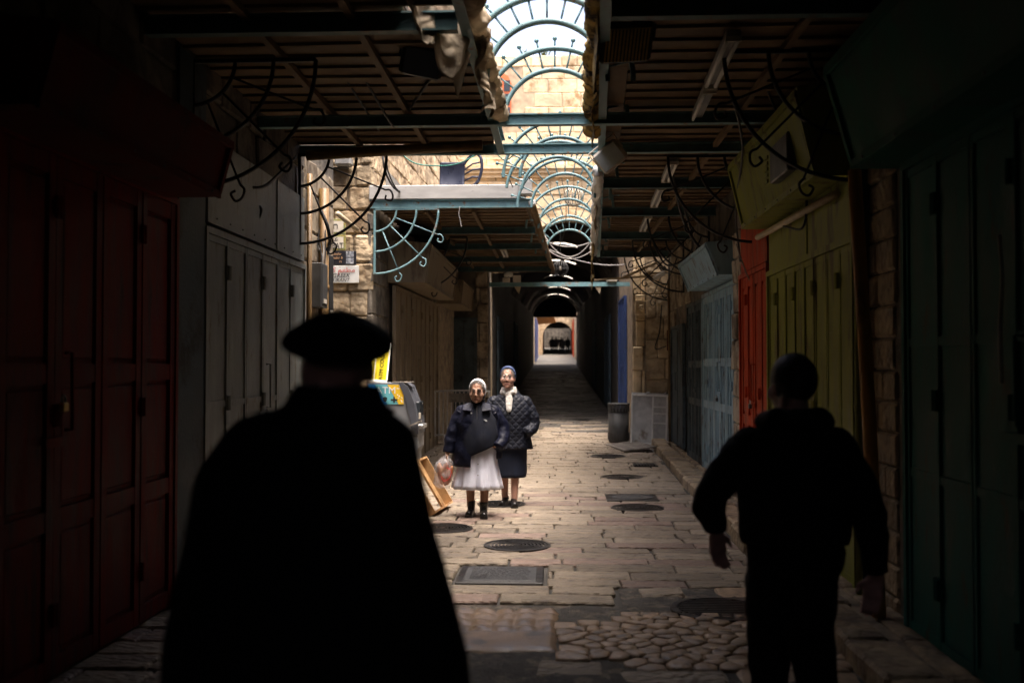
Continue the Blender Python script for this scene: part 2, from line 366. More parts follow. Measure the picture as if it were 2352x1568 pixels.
# loose flat stones set into the asphalt at the bottom edge
for (x0, x1, y0, y1) in ((-.86, -.2, 5.42, 5.86), (-.12, .28, 5.50, 5.80), (.34, .95, 5.38, 5.60), (.98, 1.66, 5.38, 5.62), (.62, .95, 7.42, 7.7), (1.2, 1.66, 7.45, 7.69)):
    MB().cbox(x0, x1, y0, y1, -.05, U(.004, .014), .025, .02).build('paving_stone', M['pave'] if x1 < 1 else M['cobble'], street)

# manhole covers, gratings, plate
def manhole(x, y, r, label, grp=None):
    t = thing('manhole_cover', label, 'manhole cover', (x, y, ground_z(y)), U(0, 3), grp)
    fr = MB().lathe([(r * 1.10, -.03), (r * 1.10, .008), (r * 1.0, .010), (r * .985, -.002), (r * .985, -.03)], 36); fr.build('ring_frame', M['iron'], t)
    prof = [(r * .97, -.02), (r * .97, .008)]
    k = .90
    while k > .1:
        prof += [(r * k, .009), (r * k, -.006), (r * (k - .055), -.006), (r * (k - .055), .009)]; k -= .12
    MB().lathe(prof + [(.01, .008)], 36).build('lid', M['iron'], t)
    for s in (-1, 1): MB().box(s * r * .55 - .03, s * r * .55 + .03, -.012, .012, .0085, .013).build('lifting_slot', M['black'], t)
manhole(-.36, 9.46, .29, 'large round iron manhole cover with concentric rings beyond the rectangular plate')
manhole(-1.18, 10.4, .29, 'round iron manhole cover beside the tipped wooden tray')
manhole(-.66, 12.25, .27, 'round iron manhole cover under the feet of the nuns')
manhole(.98, 12.0, .29, 'round iron manhole cover touching the square paved lid')
manhole(1.02, 15.3, .29, 'round iron manhole cover between the square lid and the small drain grate')
manhole(.96, 18.3, .29, 'round iron manhole cover farther up the lane than the small drain grate')
manhole(.70, 26.6, .29, 'round manhole cover lying in the dark passage')
t = thing('inspection_plate', 'dark rectangular cast plate with raised lines of small lettering', 'utility plate', (-.44, 8.11, 0))
MB().cbox(-.345, .345, -.32, .32, -.03, .010, .006).build('frame', M['iron'], t)
MB().cbox(-.29, .29, -.27, .27, .0, .016, .006).build('plate', M['darkgrey'], t)
for j in range(11):
    yy = .22 - j * .043; x = -.24
    while x < .2:
        L = U(.03, .09); MB().box(x, min(x + L, .24), yy - .010, yy + .010, .0165, .0185).build('raised_lettering', M['darkgrey'], t); x += L + .014
t = thing('drain_grate', 'round slotted drain grate in the dark patched paving', 'drain grate', (1.14, 7.02, .006))
MB().lathe([(.34, -.03), (.34, .01), (.29, .012), (.285, -.03)], 40).build('ring_frame', M['iron'], t)
MB().lathe([(.285, -.035), (.285, -.028), (.01, -.028)], 40).build('sump', M['black'], t)
for k in range(-5, 6):
    hw = math.sqrt(max(.0, .28 ** 2 - (k * .05) ** 2))
    if hw > .03: MB().box(-hw, hw, k * .05 - .013, k * .05 + .013, -.012, .012).build('bar', M['iron'], t)
t = thing('paved_lid', 'square access lid with round worn pattern beside the round cover', 'utility plate', (.98, 12.9, 0))
MB().cbox(-.33, .33, -.3, .3, -.03, .012, .006).build('frame', M['iron'], t)
MB().lathe([(.27, 0), (.27, .018), (.25, .018), (.25, .0145), (.15, .0145), (.15, .018), (.12, .018), (.12, .0145), (.01, .0145)], 32).build('pattern_ring', M['darkgrey'], t)
t = thing('drain_grate', 'small rectangular slotted drain grate close to the kerb', 'drain grate', (1.52, 17.0, ground_z(17)))
MB().box(-.2, .2, -.22, .22, -.03, .006).build('frame', M['iron'], t)
for k in range(7): MB().box(-.17 + k * .05, -.145 + k * .05, -.18, .18, .0065, .016).build('bar', M['black'], t)

# raised pavement on the right: kerb stones and slabs
mb = MB()
ys = [2, 6, 9, 12, 15, 18, 20.6]
for a, c in zip(ys[:-1], ys[1:]):
    mb.add([V((x, yy, z)) for z in (-.05, .105) for x, yy in ((kerb_x(a) + .03, a), (2.5, a), (2.5, c), (kerb_x(c) + .03, c))],
           [(0, 1, 2, 3), (4, 7, 6, 5), (0, 4, 5, 1), (1, 5, 6, 2), (2, 6, 7, 3), (3, 7, 4, 0)])
walk = struct(mb.build('pavement', M['mortar'])); y = 2.5
while y < 20.2:
    L = U(.45, .95); e = min(y + L, 20.6); g = ground_z(y); kx = kerb_x(y) + U(-.02, .02)
    MB().cbox(kx, kx + U(.24, .32), y + .008, e - .008, g - .06, g + .135 + U(-.012, .012), .022, .012).build('kerb_stone', M['kerb'], walk)
    MB().cbox(kx + .34, (2.19 if y < 12 else 2.36), y + .008, e - .01, g - .02, g + .125 + U(-.008, .008), .010, .006).build('pavement_slab', M['kerb'], walk)
    y = e

# ------------------------------------------------------------------ buildings
def wchild(o): return o
def stones(parent, F, W, H, ch, cl, m, skip=None, out=.035, name='stone', z0=0, joint=.012, limit=None, jit=.012, ch_b=.018):
    z = z0; n = 0
    while z < H - .05:
        h = min(U(*ch), H - z); x = U(-.3, 0)
        if H - z - h < .1: h = H - z
        while x < W:
            L = U(*cl); a, c = max(0, x), min(W, x + L)
            if c - a > .07 and not (skip and skip(a, c, z, z + h)):
                b = MB(); b.M = F; o_ = U(.4, 1) * out
                b.cbox(a + joint / 2, c - joint / 2, -o_, .06, z + joint / 2, z + h - joint / 2, ch_b, jit)
                b.build(name, m, parent); n += 1
            x += L
        z += h
    return n
def frame(x, y, z, rz): return Matrix.Translation(V((x, y, z))) @ Matrix.Rotation(rz, 4, 'Z')
FL, FR, FF = PI / 2, -PI / 2, 0.0      # facing +X, facing -X, facing the camera

# left near block (ends at the alley)
t = lbuild = thing('shop_building', 'dark stone shop building with the red and grey metal doors', 'building')
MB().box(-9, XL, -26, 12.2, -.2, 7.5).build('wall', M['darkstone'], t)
F = frame(XL, 10.72, 0, FL)
stones(t, F, 1.46, 4.0, (.32, .45), (.4, .75), M['plaster'], out=.022, name='pier_stone', jit=.008)
MB().box(-2.78, -2.70, 7.02, 7.56, 0, 4.0).build('pillar', M['greyblue'], t)
MB().cbox(-2.80, -2.62, 6.98, 7.2, 0, .22, .03, .01).build('plinth', M['kerb'], t)
F = frame(XL, 2.0, 0, FL)
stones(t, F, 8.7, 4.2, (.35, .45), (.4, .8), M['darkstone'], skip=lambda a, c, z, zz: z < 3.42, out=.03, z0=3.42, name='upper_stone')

# left far block (corner with the street signs)
t = lfar = thing('corner_building', 'lit rough stone corner building carrying the street signs', 'building')
pts = [(-9, 14.3), (-2.65, 14.3), (-2.42, 25.0), (-9, 25.0)]
b = MB(); b.add([V((x, y, z)) for z in (-.2, 8.6) for x, y in pts], [(3, 2, 1, 0), (4, 5, 6, 7), (0, 1, 5, 4), (1, 2, 6, 5), (2, 3, 7, 6), (3, 0, 4, 7)]); b.build('wall', M['mortar'], t)
F = frame(-4.6, 14.3, 0, FF)
stones(t, F, 1.98, 8.6, (.26, .42), (.28, .62), M['lime'], out=.07, jit=.022, ch_b=.03)
F = frame(-2.65, 14.24, 0, FL + math.atan2(-.23, 10.7))
stones(t, F, 10.6, 8.6, (.33, .42), (.45, .85), M['lime'], z0=4.15, out=.03)
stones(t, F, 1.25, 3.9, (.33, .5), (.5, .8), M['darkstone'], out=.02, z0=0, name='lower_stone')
b = MB(); b.box(-2.55, -2.50, 20.5, 23.9, 0, 4); b.build('side_panel', M['darkstone'], t)
F = frame(-2.6, 20.42, 0, FL); stones(t, F, .5, 4.0, (.3, .45), (.25, .35), M['plaster'], out=.06, name='jamb_stone')

# right block
t = rbuild = thing('shop_building', 'tall building with the green, orange and blue shop doors', 'building')
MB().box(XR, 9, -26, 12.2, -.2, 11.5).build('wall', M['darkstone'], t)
MB().box(2.38, 9, 12.2, 17, -.2, 11.5).box(2.38, 9, 17, 26, -.2, 6.6).build('back_wall', M['darkstone'], t)
F = frame(2.17, 12.32, 0, FR)
stones(t, frame(2.20, 12.22, 0, FR), .7, 3.3, (.28, .4), (.25, .5), M['plaster'], out=.06, name='jamb_stone')
F = frame(XR, 7.1, 0, FR)
stones(t, F, .62, 3.2, (.2, .22), (.4, .42), M['kerb'], out=.03, name='block', joint=.008, jit=.003)
stones(t, frame(2.38, 20.65, 0, FR), 3.2, 4.0, (.3, .42), (.35, .7), M['plaster'], skip=lambda a, c, z, zz: a > .95 and c < 3.2 and z < 2.5 and a < 3.0, out=.03, name='jamb_stone')
MB().box(2.12, 2.22, 7.0, 7.16, .1, 3.9).build('dark_post', M['greyblue'], t)

# carved pilaster block at the mouth of the passage
t = thing('carved_pillar', 'sunlit stone pillar with a carved rosette at the passage mouth', 'pillar')
MB().box(1.60, 2.6, 20.7, 25.0, -.1, 5.0).build('core', M['mortar'], t)
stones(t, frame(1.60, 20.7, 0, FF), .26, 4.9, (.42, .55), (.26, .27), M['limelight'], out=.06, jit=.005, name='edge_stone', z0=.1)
stones(t, frame(1.87, 20.7, 0, FF), .50, 4.9, (.38, .5), (.3, .5), M['lime'], out=.03, jit=.008, z0=.1)
stones(t, frame(2.38, 20.7, 0, FF), .3, 4.9, (.3, .45), (.3, .31), M['lime'], out=.05, jit=.012, z0=.1)
c = spot(1473, 707, 20.63); b = MB(); b.M = Matrix.Translation(c)
b.box(-.13, .13, -.02, .02, -.15, -.12).box(-.13, .13, -.02, .02, .12, .15).box(-.13, -.10, -.02, .02, -.12, .12).box(.10, .13, -.02, .02, -.12, .12)
ro = b.build('rosette_frame', M['limelight'], t)
for k in range(6):
    a = k * PI / 3; b = MB(); b.M = Matrix.Translation(c); b.ball((.045 * math.cos(a), -.01, .045 * math.sin(a)), (.026, .02, .026), 8, 6); b.build('petal', M['limelight'], ro, True)
b = MB(); b.M = Matrix.Translation(c); b.ball((0, -.015, 0), .02, 8, 6); b.build('petal', M['limelight'], ro, True)

# facade above the passage mouth, with its arch
t = facade = thing('stone_building', 'bright pale stone building over the arched passage', 'building')
AX, AR, AZ, FY = .36, 1.30, 4.08, 25.0
b = MB(); b.M = Matrix.Translation(V((0, FY, 0)))
def acol(x): return AZ + math.sqrt(max(0, AR * AR - (x - AX) ** 2))
b.box(-3.2, -1.62, 0, .6, 0, 7.0); b.box(1.66, 4.5, 0, .6, 0, 7.0)
xs = [-1.62, AX - AR] + [AX - AR * math.cos(PI * k / 16) for k in range(1, 16)] + [AX + AR - .001, 1.66]
for a, c in zip(xs[:-1], xs[1:]):
    za = acol(a) if AX - AR <= a <= AX + AR else AZ; zc = acol(c) if AX - AR <= c <= AX + AR else AZ
    b.prism([(a, za), (c, zc), (c, 7.0), (a, 7.0)], .6)
b.build('wall', M['palemortar'], t)
def sk(a, c, z, zz):
    x0, x1 = a - 2.6, c - 2.6
    for x in (x0, x1, (x0 + x1) / 2):
        for q in (z, zz):
            if (x - AX) ** 2 + (q - AZ) ** 2 < (AR + .22) ** 2: return True
    return False
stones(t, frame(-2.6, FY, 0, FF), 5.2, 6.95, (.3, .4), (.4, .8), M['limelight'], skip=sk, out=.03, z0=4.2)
for k in range(13):
    a0, a1 = PI * (k + .04) / 13, PI * (k + .96) / 13
    b = MB(); b.M = Matrix.Translation(V((AX, FY - .05, AZ)))
    b.prism([(AR * math.cos(a0), AR * math.sin(a0)), (AR * math.cos(a1), AR * math.sin(a1)), ((AR + .24) * math.cos(a1), (AR + .24) * math.sin(a1)), ((AR + .24) * math.cos(a0), (AR + .24) * math.sin(a0))], .2)
    b.build('arch_stone', M['limelight'], t)
b = MB(); b.box(-2.6, 4, FY - .10, FY - .002, 6.42, 6.52).box(-2.6, 4, FY - .16, FY - .002, 6.522, 6.62).box(-2.6, 4, FY - .22, FY - .002, 6.622, 6.70); b.build('cornice', M['limelight'], t)
MB().box(-4, 4.5, FY + .7, FY + 1.2, 6.9, 9.7).build('upper_wall', M['palemortar'], t)
stones(t, frame(-4, FY + .7, 0, FF), 8.2, 9.75, (.3, .4), (.4, .8), M['limelight'], out=.03, z0=6.75, skip=lambda a, c, z, zz: c > 2.35 and a < 2.95 and z < 9.35 and zz > 8.0)
cw = V((-1.35, FY + .62, 8.3))
wd = MB(); wd.M = Matrix.Translation(cw); wd.prism([(-.22, -.3), (.22, -.3), (.22, .7), (.14, .9), (0, .97), (-.14, .9), (-.22, .7)], .05); wf = wd.build('window', M['windoworange'], t)
for sx in (-.11, .11):
    for z in (-.2, .15, .5): b = MB(); b.M = Matrix.Translation(cw); b.box(sx - .08, sx + .08, -.012, -.002, z, z + .28); b.build('pane', M['pane'], wf)
for k in range(9):                                      # weeds on the top edge
    x = U(-2, 2); b = MB()
    for q in range(10):
        p0 = V((x + U(-.1, .1), FY + .72, 9.74)); p1 = p0 + V((U(-.12, .12), U(-.1, .05), U(.05, .2)))
        b.tube([p0, p0.lerp(p1, .5) + V((0, -.02, .02)), p1], [.008, .012, .003], 4)
    o = b.build('wall_weed', mat('weed_green%d' % k, (.10, .13, .03), .8, .3, 9, 0) if k == 0 else bpy.data.materials['weed_green0'])
    tag(o, 'small green weed growing on top of the bright stone wall', 'weed', 'weeds on the wall top')

# transverse bay on the left of the passage
t = thing('stone_pier', 'dark stone pier beside the slate shutter left of the passage', 'pier')
MB().box(-2.5, -1.62, 24.0, 25.0, 0, 4.6).build('core', M['darkstone'], t)
stones(t, frame(-1.92, 24.0, 0, FF), .30, 4.4, (.35, .5), (.3, .31), M['plaster'], out=.05)

# the vaulted passage
t = vault = thing('vaulted_passage', 'long dark vaulted market passage with roof slots letting in light', 'passage')
MB().box(-6, -1.60, 25.6, 75, -.5, 5.4).build('wall', M['shadedstone'], t)
MB().box(1.60, 6, 25.6, 75, -.5, 5.4).build('wall', M['shadedstone'], t)
def varc(y0, y1, a0, a1, n, rr=(1.72, 1.76)):
    b = MB(); st = max(1, int((y1 - y0) / 3)); vs = []; fs = []; W_ = n + 1
    for r in rr:
        for j in range(st + 1):
            y = y0 + (y1 - y0) * j / st
            for i in range(n + 1):
                a = RAD(a0 + (a1 - a0) * i / n); vs.append(V((.05 + r * math.sin(a), y, 3.25 + ground_z(y) + r * math.cos(a))))
    o = (st + 1) * W_
    for j in range(st):
        for i in range(n):
            q = j * W_ + i; fs.append((q, q + 1, q + W_ + 1, q + W_)); fs.append((o + q, o + q + W_, o + q + W_ + 1, o + q + 1))
        fs.append((j * W_, j * W_ + W_, o + j * W_ + W_, o + j * W_)); fs.append((j * W_ + n, o + j * W_ + n, o + j * W_ + W_ + n, j * W_ + W_ + n))
    fs += [(i, o + i, o + i + 1, i + 1) for i in range(n)]; q = st * W_; fs += [(q + i, q + i + 1, o + q + i + 1, o + q + i) for i in range(n)]
    b.add(vs, fs); return b
b = MB(); b.box(-2.4, 2.4, 25.6, 28.6, 5.72, 5.8); b.build('porch_roof', M['shadedstone'], t)
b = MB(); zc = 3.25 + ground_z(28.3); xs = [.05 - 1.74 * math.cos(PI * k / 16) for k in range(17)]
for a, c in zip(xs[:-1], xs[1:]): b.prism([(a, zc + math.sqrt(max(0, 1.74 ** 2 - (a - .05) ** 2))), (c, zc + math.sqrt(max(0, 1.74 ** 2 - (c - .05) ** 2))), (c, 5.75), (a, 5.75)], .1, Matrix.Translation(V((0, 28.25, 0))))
b.build('inner_wall', M['shadedstone'], t)
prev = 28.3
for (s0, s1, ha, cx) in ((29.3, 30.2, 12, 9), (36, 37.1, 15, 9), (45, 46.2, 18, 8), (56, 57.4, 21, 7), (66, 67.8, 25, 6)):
    varc(prev, s0, -92, 92, 24).build('vault_section', M['shadedstone'], t, True)
    varc(s0, s1, -92, cx - ha, 10).build('vault_section', M['shadedstone'], t, True); varc(s0, s1, cx + ha, 92, 10).build('vault_section', M['shadedstone'], t, True)
    varc(s0 - .05, s1 + .05, cx - ha - 1, cx + ha + 1, 8, (1.77, 1.776)).build('dimming_pane', M['dimpane'], t, True)  # added pane, cuts the light coming through the slot
    if s0 > 30: varc(s0 + .05, s1 - .05, cx - 4, cx + 1, 3).build('slot_rib', M['shadedstone'], t)
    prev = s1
varc(prev, 75, -92, 92, 24).build('vault_section', M['shadedstone'], t, True)
b = MB(); b.box(-1.6, 1.6, 74.2, 74.9, ground_z(74) + 3.55, 7.6); b.build('end_lintel', M['shadedstone'], t)
# end court and far arch
t = court = thing('far_building', 'small sunlit stone building with an archway closing the lane', 'building')
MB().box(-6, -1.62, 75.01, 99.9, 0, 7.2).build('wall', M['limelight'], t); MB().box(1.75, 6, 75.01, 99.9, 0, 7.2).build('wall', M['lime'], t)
b = MB(); b.M = Matrix.Translation(V((0, 100, 0))); g = ground_z(100)
R2, C2, Z2 = 1.55, .3, g + 1.75
b.box(-6, C2 - R2, 0, 1, 1, 9.5); b.box(C2 + R2, 6, 0, 1, 1, 9.5)
xs = [C2 - R2 * math.cos(PI * k / 14) for k in range(15)]
for a, c in zip(xs[:-1], xs[1:]): b.prism([(a, Z2 + math.sqrt(max(0, R2 ** 2 - (a - C2) ** 2))), (c, Z2 + math.sqrt(max(0, R2 ** 2 - (c - C2) ** 2))), (c, 9.5), (a, 9.5)], 1)
b.build('arch_wall', M['lime'], t)
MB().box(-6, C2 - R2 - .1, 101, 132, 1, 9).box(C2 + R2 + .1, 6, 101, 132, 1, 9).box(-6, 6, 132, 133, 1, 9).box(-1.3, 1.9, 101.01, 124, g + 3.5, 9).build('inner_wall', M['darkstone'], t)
b = MB(); b.box(-1.6, -1.55, 78, 92, 2.0, 5.6); b.build('blue_shutter', M['deepblue'], t)
b = MB(); b.box(1.69, 1.74, 92, 99, 2.3, 6); b.build('orange_shutter', M['orange'], t)
o = MB(); c = V((-.9, 80, 6.0)); o.add([c + V(p) for p in ((-.7, 0, 0), (.6, 0, .15), (1.0, 2.2, -.75), (-.5, 2.2, -.9))] + [c + V(p) + V((0, 0, -.03)) for p in ((-.7, 0, 0), (.6, 0, .15), (1.0, 2.2, -.75), (-.5, 2.2, -.9))], [(0, 1, 2, 3), (7, 6, 5, 4), (0, 4, 5, 1), (1, 5, 6, 2), (2, 6, 7, 3), (3, 7, 4, 0)])
tag(o.build('cloth_awning', M['orangecloth']), 'small orange cloth awning hanging at the far end of the passage', 'awning')
# unseen rear block, added to keep skylight off the men's backs
t = thing('rear_light_block', 'unseen block added to shut out light behind the viewer', 'building')
MB().box(-9, 9, -27, -26.01, -.2, 9).build('wall', M['darkstone'], t)

# ------------------------------------------------------------------ canopies
def ibeam(a, c, w_, h, m, name, parent, up=(0, 0, 1)):
    b = MB(); a = V(a); c = V(c); u = V(up)
    b.bar(a, c, .012, h - .02, up); b.bar(a + u * (h / 2 - .006), c + u * (h / 2 - .006), w_, .012, up); b.bar(a - u * (h / 2 - .006), c - u * (h / 2 - .006), w_, .012, up)
    return b.build(name, m, parent)
def strips(parent, y0, y1, xa, xb, z, m, step=.268):     # xa/xb may depend on y
    y = y0
    while y < y1 - .05:
        e = min(y + step, y1); a, c = xa((y + e) / 2), xb((y + e) / 2); dz = U(-.006, .006)
        b = MB(); b.box(a, c, y + .006, e - .03, z + dz, z + dz + .01); b.box(a, c, e - .034, e - .004, z - .022 + dz, z + .008 + dz); tl = U(-.012, .012); bd = U(-.008, .008); b.v = [(p[0], p[1] + bd * (p[0] - a) / (c - a), p[2] + tl * ((p[0] - a) / (c - a) - .5)) for p in b.v]
        b.build('roof_sheet', m, parent); y = e
t = lcan = thing('roof_canopy', 'brown corrugated canopy over the red and grey doors', 'canopy')
strips(t, 5.6, 10.46, lambda y: XL, lambda y: -1.0 if 6.3 < y < 6.95 else -.64, 4.06, M['sheet'])  # sheets cut short near the front so daylight reaches the torn cloth
MB().box(XL, -.60, -26, 6.3, 4.10, 4.14).box(XL, -1.0, 6.3, 6.95, 4.10, 4.14).box(XL, -.60, 6.95, 10.5, 4.10, 4.14).build('roof_deck', M['deck'], t)  # deck added above the sheets to stop light leaking between them
ibeam((-.60, 5.2, 4.0), (-.56, 10.44, 4.0), .07, .16, M['teal'], 'edge_beam', t)
for x in (-2.05, -1.35): MB().bar((x, 5.4, 4.015), (x, 10.4, 4.015), .05, .05).build('purlin', M['sheet'], t)
t = rcan = thing('roof_canopy', 'long brown corrugated canopy over the olive, orange and blue doors', 'canopy')
ex = lambda y: .33 + .04 * (y - 6.5)
strips(t, 5.6, 20.35, lambda y: ex(y) + .2, lambda y: 2.19 if y < 12.2 else 2.37, 4.06, M['sheet'])
MB().box(.33, XR, -26, 6.2, 4.10, 4.14).build('roof_deck', M['deck'], t)
b = MB(); b.add([V((x, y, z)) for z in (4.10, 4.14) for x, y in ((ex(6.21), 6.21), (XR, 6.21), (XR, 12.2), (2.38, 12.21), (2.38, 20.4), (ex(20.4), 20.4))], [(5, 4, 3, 2, 1, 0), (6, 7, 8, 9, 10, 11)] + [(i, (i + 1) % 6, (i + 1) % 6 + 6, i + 6) for i in range(6)]); b.build('roof_deck', M['deck'], t)
y = 5.6
while y < 20:
    e = min(y + 1.1, 20.35); x = ex(y); x2 = ex(e); b = MB()
    b.add([V((xx, yy, z)) for z in (4.045, 4.06) for xx, yy in ((x + .03, y), (x + .19, y), (x2 + .19, e - .01), (x2 + .03, e - .01))], [(3, 2, 1, 0), (4, 5, 6, 7), (0, 1, 5, 4), (1, 2, 6, 5), (2, 3, 7, 6), (3, 0, 4, 7)]); b.build('edge_board', M['sheet'], t); y = e
ibeam((ex(5.2), 5.2, 4.0), (ex(20.4), 20.4, 4.0), .07, .16, M['teal'], 'edge_beam', t)
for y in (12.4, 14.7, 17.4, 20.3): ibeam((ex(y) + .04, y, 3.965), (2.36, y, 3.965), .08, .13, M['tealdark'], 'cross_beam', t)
MB().bar((1.68, 5.4, 4.01), (1.68, 20.2, 4.01), .05, .05).build('purlin', M['sheet'], t)
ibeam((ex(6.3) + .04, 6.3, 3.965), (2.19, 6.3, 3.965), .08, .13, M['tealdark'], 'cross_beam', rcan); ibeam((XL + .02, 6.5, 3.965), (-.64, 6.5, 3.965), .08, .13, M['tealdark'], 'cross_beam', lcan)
t = thing('light_block_panel', 'unseen roof panel added to block light between the two near canopies', 'roof')
MB().box(-.60, .52, -3.6, 6.45, 4.145, 4.18).box(-.60, .52, -26, -8.5, 4.145, 4.18).build('roof_deck', M['deck'], t)  # added to block light; gap behind the viewer lights the men's backs
for y, bz, lb in ((9.0, 3.93, 'teal steel beam carrying an iron arch across the roof gap'), (10.5, 3.99, 'teal steel beam at the end of the left canopy')):
    o = ibeam((XL + .02, y, bz), (2.19, y, bz), .08, .105, M['teal'], 'steel_beam', None); tag(o, lb, 'beam')
# second left awning
t = awn = thing('shop_awning', 'flat awning with white front panel and teal frame over the brown doors', 'awning')
ea = lambda y: -.40 + .036 * (y - 14.3)
strips(t, 14.45, 24.5, lambda y: -2.6, lambda y: ea(y) - .05, 4.02, M['sheet'], .3)
b = MB(); b.add([V((x, y, z)) for z in (4.06, 4.10) for x, y in ((-2.62, 14.42), (ea(14.4), 14.42), (ea(24.6), 24.6), (-2.42, 24.6))], [(3, 2, 1, 0), (4, 5, 6, 7), (0, 1, 5, 4), (1, 2, 6, 5), (2, 3, 7, 6), (3, 0, 4, 7)]); b.build('roof_deck', M['deck'], t)
a = spot(850, 464, 14.3); c = spot(1218, 464, 14.3)
ibeam((a.x, 14.28, 4.03), (c.x, 14.28, 4.03), .08, .12, M['teal'], 'front_beam', t)
MB().cbox(a.x, c.x - .06, 14.22, 14.40, 4.095, 4.295, .008).build('front_panel', M['panelwhite'], t)
MB().cbox(c.x - .16, c.x + .03, 14.14, 14.34, 4.14, 4.36, .012).build('motor_box', M['panelwhite'], t)
MB().cbox(c.x - .02, c.x + .08, 14.2, 14.28, 3.99, 4.07, .02).build('end_bracket', M['white'], t)
MB().tube([(c.x + .03, 14.3, 4.0), (-.04, 24.6, 3.97)], .055, 10).build('roller_tube', M['pipe'], t, True)
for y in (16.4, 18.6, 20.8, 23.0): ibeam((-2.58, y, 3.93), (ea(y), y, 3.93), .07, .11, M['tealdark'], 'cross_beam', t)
for x in (-1.9, -1.2): MB().bar((x, 14.5, 3.97), (x, 24.5, 3.97), .05, .05).build('purlin', M['sheet'], t)

# ------------------------------------------------------------------ iron arches over the gap
def arch_meshes():
    b = MB(); b2 = MB()
    def arc(r, wd):
        vs = []; n = 36
        for k in range(n + 1):
            a = PI * k / n; cs, sn = math.cos(a), math.sin(a)
            for rr, yy in ((r - wd / 2, -.026), (r + wd / 2, -.026), (r + wd / 2, .026), (r - wd / 2, .026)): vs.append(V((rr * cs, yy, rr * sn)))
        return vs, [(4 * k + i, 4 * k + (i + 1) % 4, 4 * k + 4 + (i + 1) % 4, 4 * k + 4 + i) for k in range(n) for i in range(4)]
    return MB().add(*arc(.66, .034)).mesh('outer_arc'), MB().add(*arc(.465, .034)).mesh('inner_arc')
oa, ia = arch_meshes()
sp = MB().tube([(.478, 0, 0), (.647, 0, 0)], .0085, 6).mesh('spoke'); st_ = MB().tube([(.674, 0, 0), (.735, 0, 0)], .0085, 6).mesh('stub')
bl = MB().ball((.75, 0, 0), .021, 10, 8).mesh('ball')
for y, x, tilt, lb in ((7.6, -.06, 0, 'beside the grimy tarp sheet'), (9.0, 0, 0, 'standing on the first teal cross beam'), (11.5, .06, 0, 'just beyond the end beam of the left canopy'), (12.6, .04, .12, 'tilted, with a green cable end tied to it'), (13.7, .14, 0, 'beside the white motor box'), (15.8, .2, 0, 'from which the pale wire ball lantern hangs'), (17.6, .24, 0, 'beyond the wire ball lantern'), (19.4, .28, 0, 'beyond the wire ball lantern')):
    t = thing('iron_arch', 'teal iron half-round arch with ball tips, ' + lb, 'arch', (x, y, 3.88 if y != 9.0 else 3.92), 0, 'iron arches over the roof gap')
    t.rotation_euler = (0, tilt, 0)
    obj('outer_arc', oa, M['teal'], t, True); obj('inner_arc', ia, M['teal'], t, True)
    for k in range(1, 14):
        a = PI * k / 14
        s = obj('spoke', sp, M['teal'], t, True); s.rotation_euler = (0, -a, 0)
        s = obj('spoke_tip', st_, M['teal'], t, True); s.rotation_euler = (0, -a, 0)
        q = obj('ball', bl, M['teal'], s, True)

# fan brackets on the wall under the canopies
def fan(x, y, z, side, m, label, grp=None, R=(.33, .62, .94), yaw=0):
    t = thing('fan_bracket', label, 'bracket', (x, y, z), yaw, grp)
    for r in R:
        MB().tube([(side * r * math.sin(PI / 2 * k / 18), 0, -r * math.cos(PI / 2 * k / 18)) for k in range(19)], .016, 6).build('arc', m, t, True)
    MB().bar((0, 0, 0), (side * R[2], 0, 0), .03, .03).build('top_rail', m, t); MB().bar((side * .015, 0, 0), (side * .015, 0, -R[2]), .03, .03, (0, 1, 0)).build('wall_rail', m, t)
    for an in (22, 45, 68):
        a = RAD(an); d = V((side * math.sin(a), 0, -math.cos(a))); p = V((side * math.cos(a), 0, math.sin(a)))
        rod = MB().tube([d * R[0], d * (R[2] + .06)], .009, 6).build('rod', m, t, True)
        e = d * (R[2] + .06); MB().tube(curve([e, e + d * .05 + p * .015, e + d * .10 - p * .03, e + d * .10 - p * .08, e + d * .04 - p * .09, e + d * .03 - p * .05], 5), .010, 6).build('curl', m, rod, True)
    return t
fan(XL + .03, 7.3, 3.975, 1, M['black'], 'black iron fan bracket above the grey door, deep in shade')
fan(XL + .03, 10.42, 3.93, 1, M['black'], 'black iron fan bracket with curled hooks silhouetted against the stone wall')
fan(-2.62, 14.26, 3.96, 1, M['teal'], 'teal iron fan bracket under the white awning panel')
fan(-2.5, 17.6, 3.975, 1, M['black'], 'dark iron fan bracket inside the white-fronted awning')
fan(XR - .03, 7.25, 3.975, -1, M['black'], 'black iron fan bracket beside the big green hood')
fan(XR - .03, 10.86, 3.975, -1, M['black'], 'black iron fan bracket beyond the olive hood')
fan(2.35, 15.2, 3.975, -1, M['black'], 'black iron fan bracket beyond the pale blue hood')
fan(2.35, 18.2, 3.975, -1, M['black'], 'black iron fan bracket above the narrow dark door')
fan(2.35, 20.5, 3.975, -1, M['black'], 'black iron fan bracket in front of the carved pillar', yaw=.12)

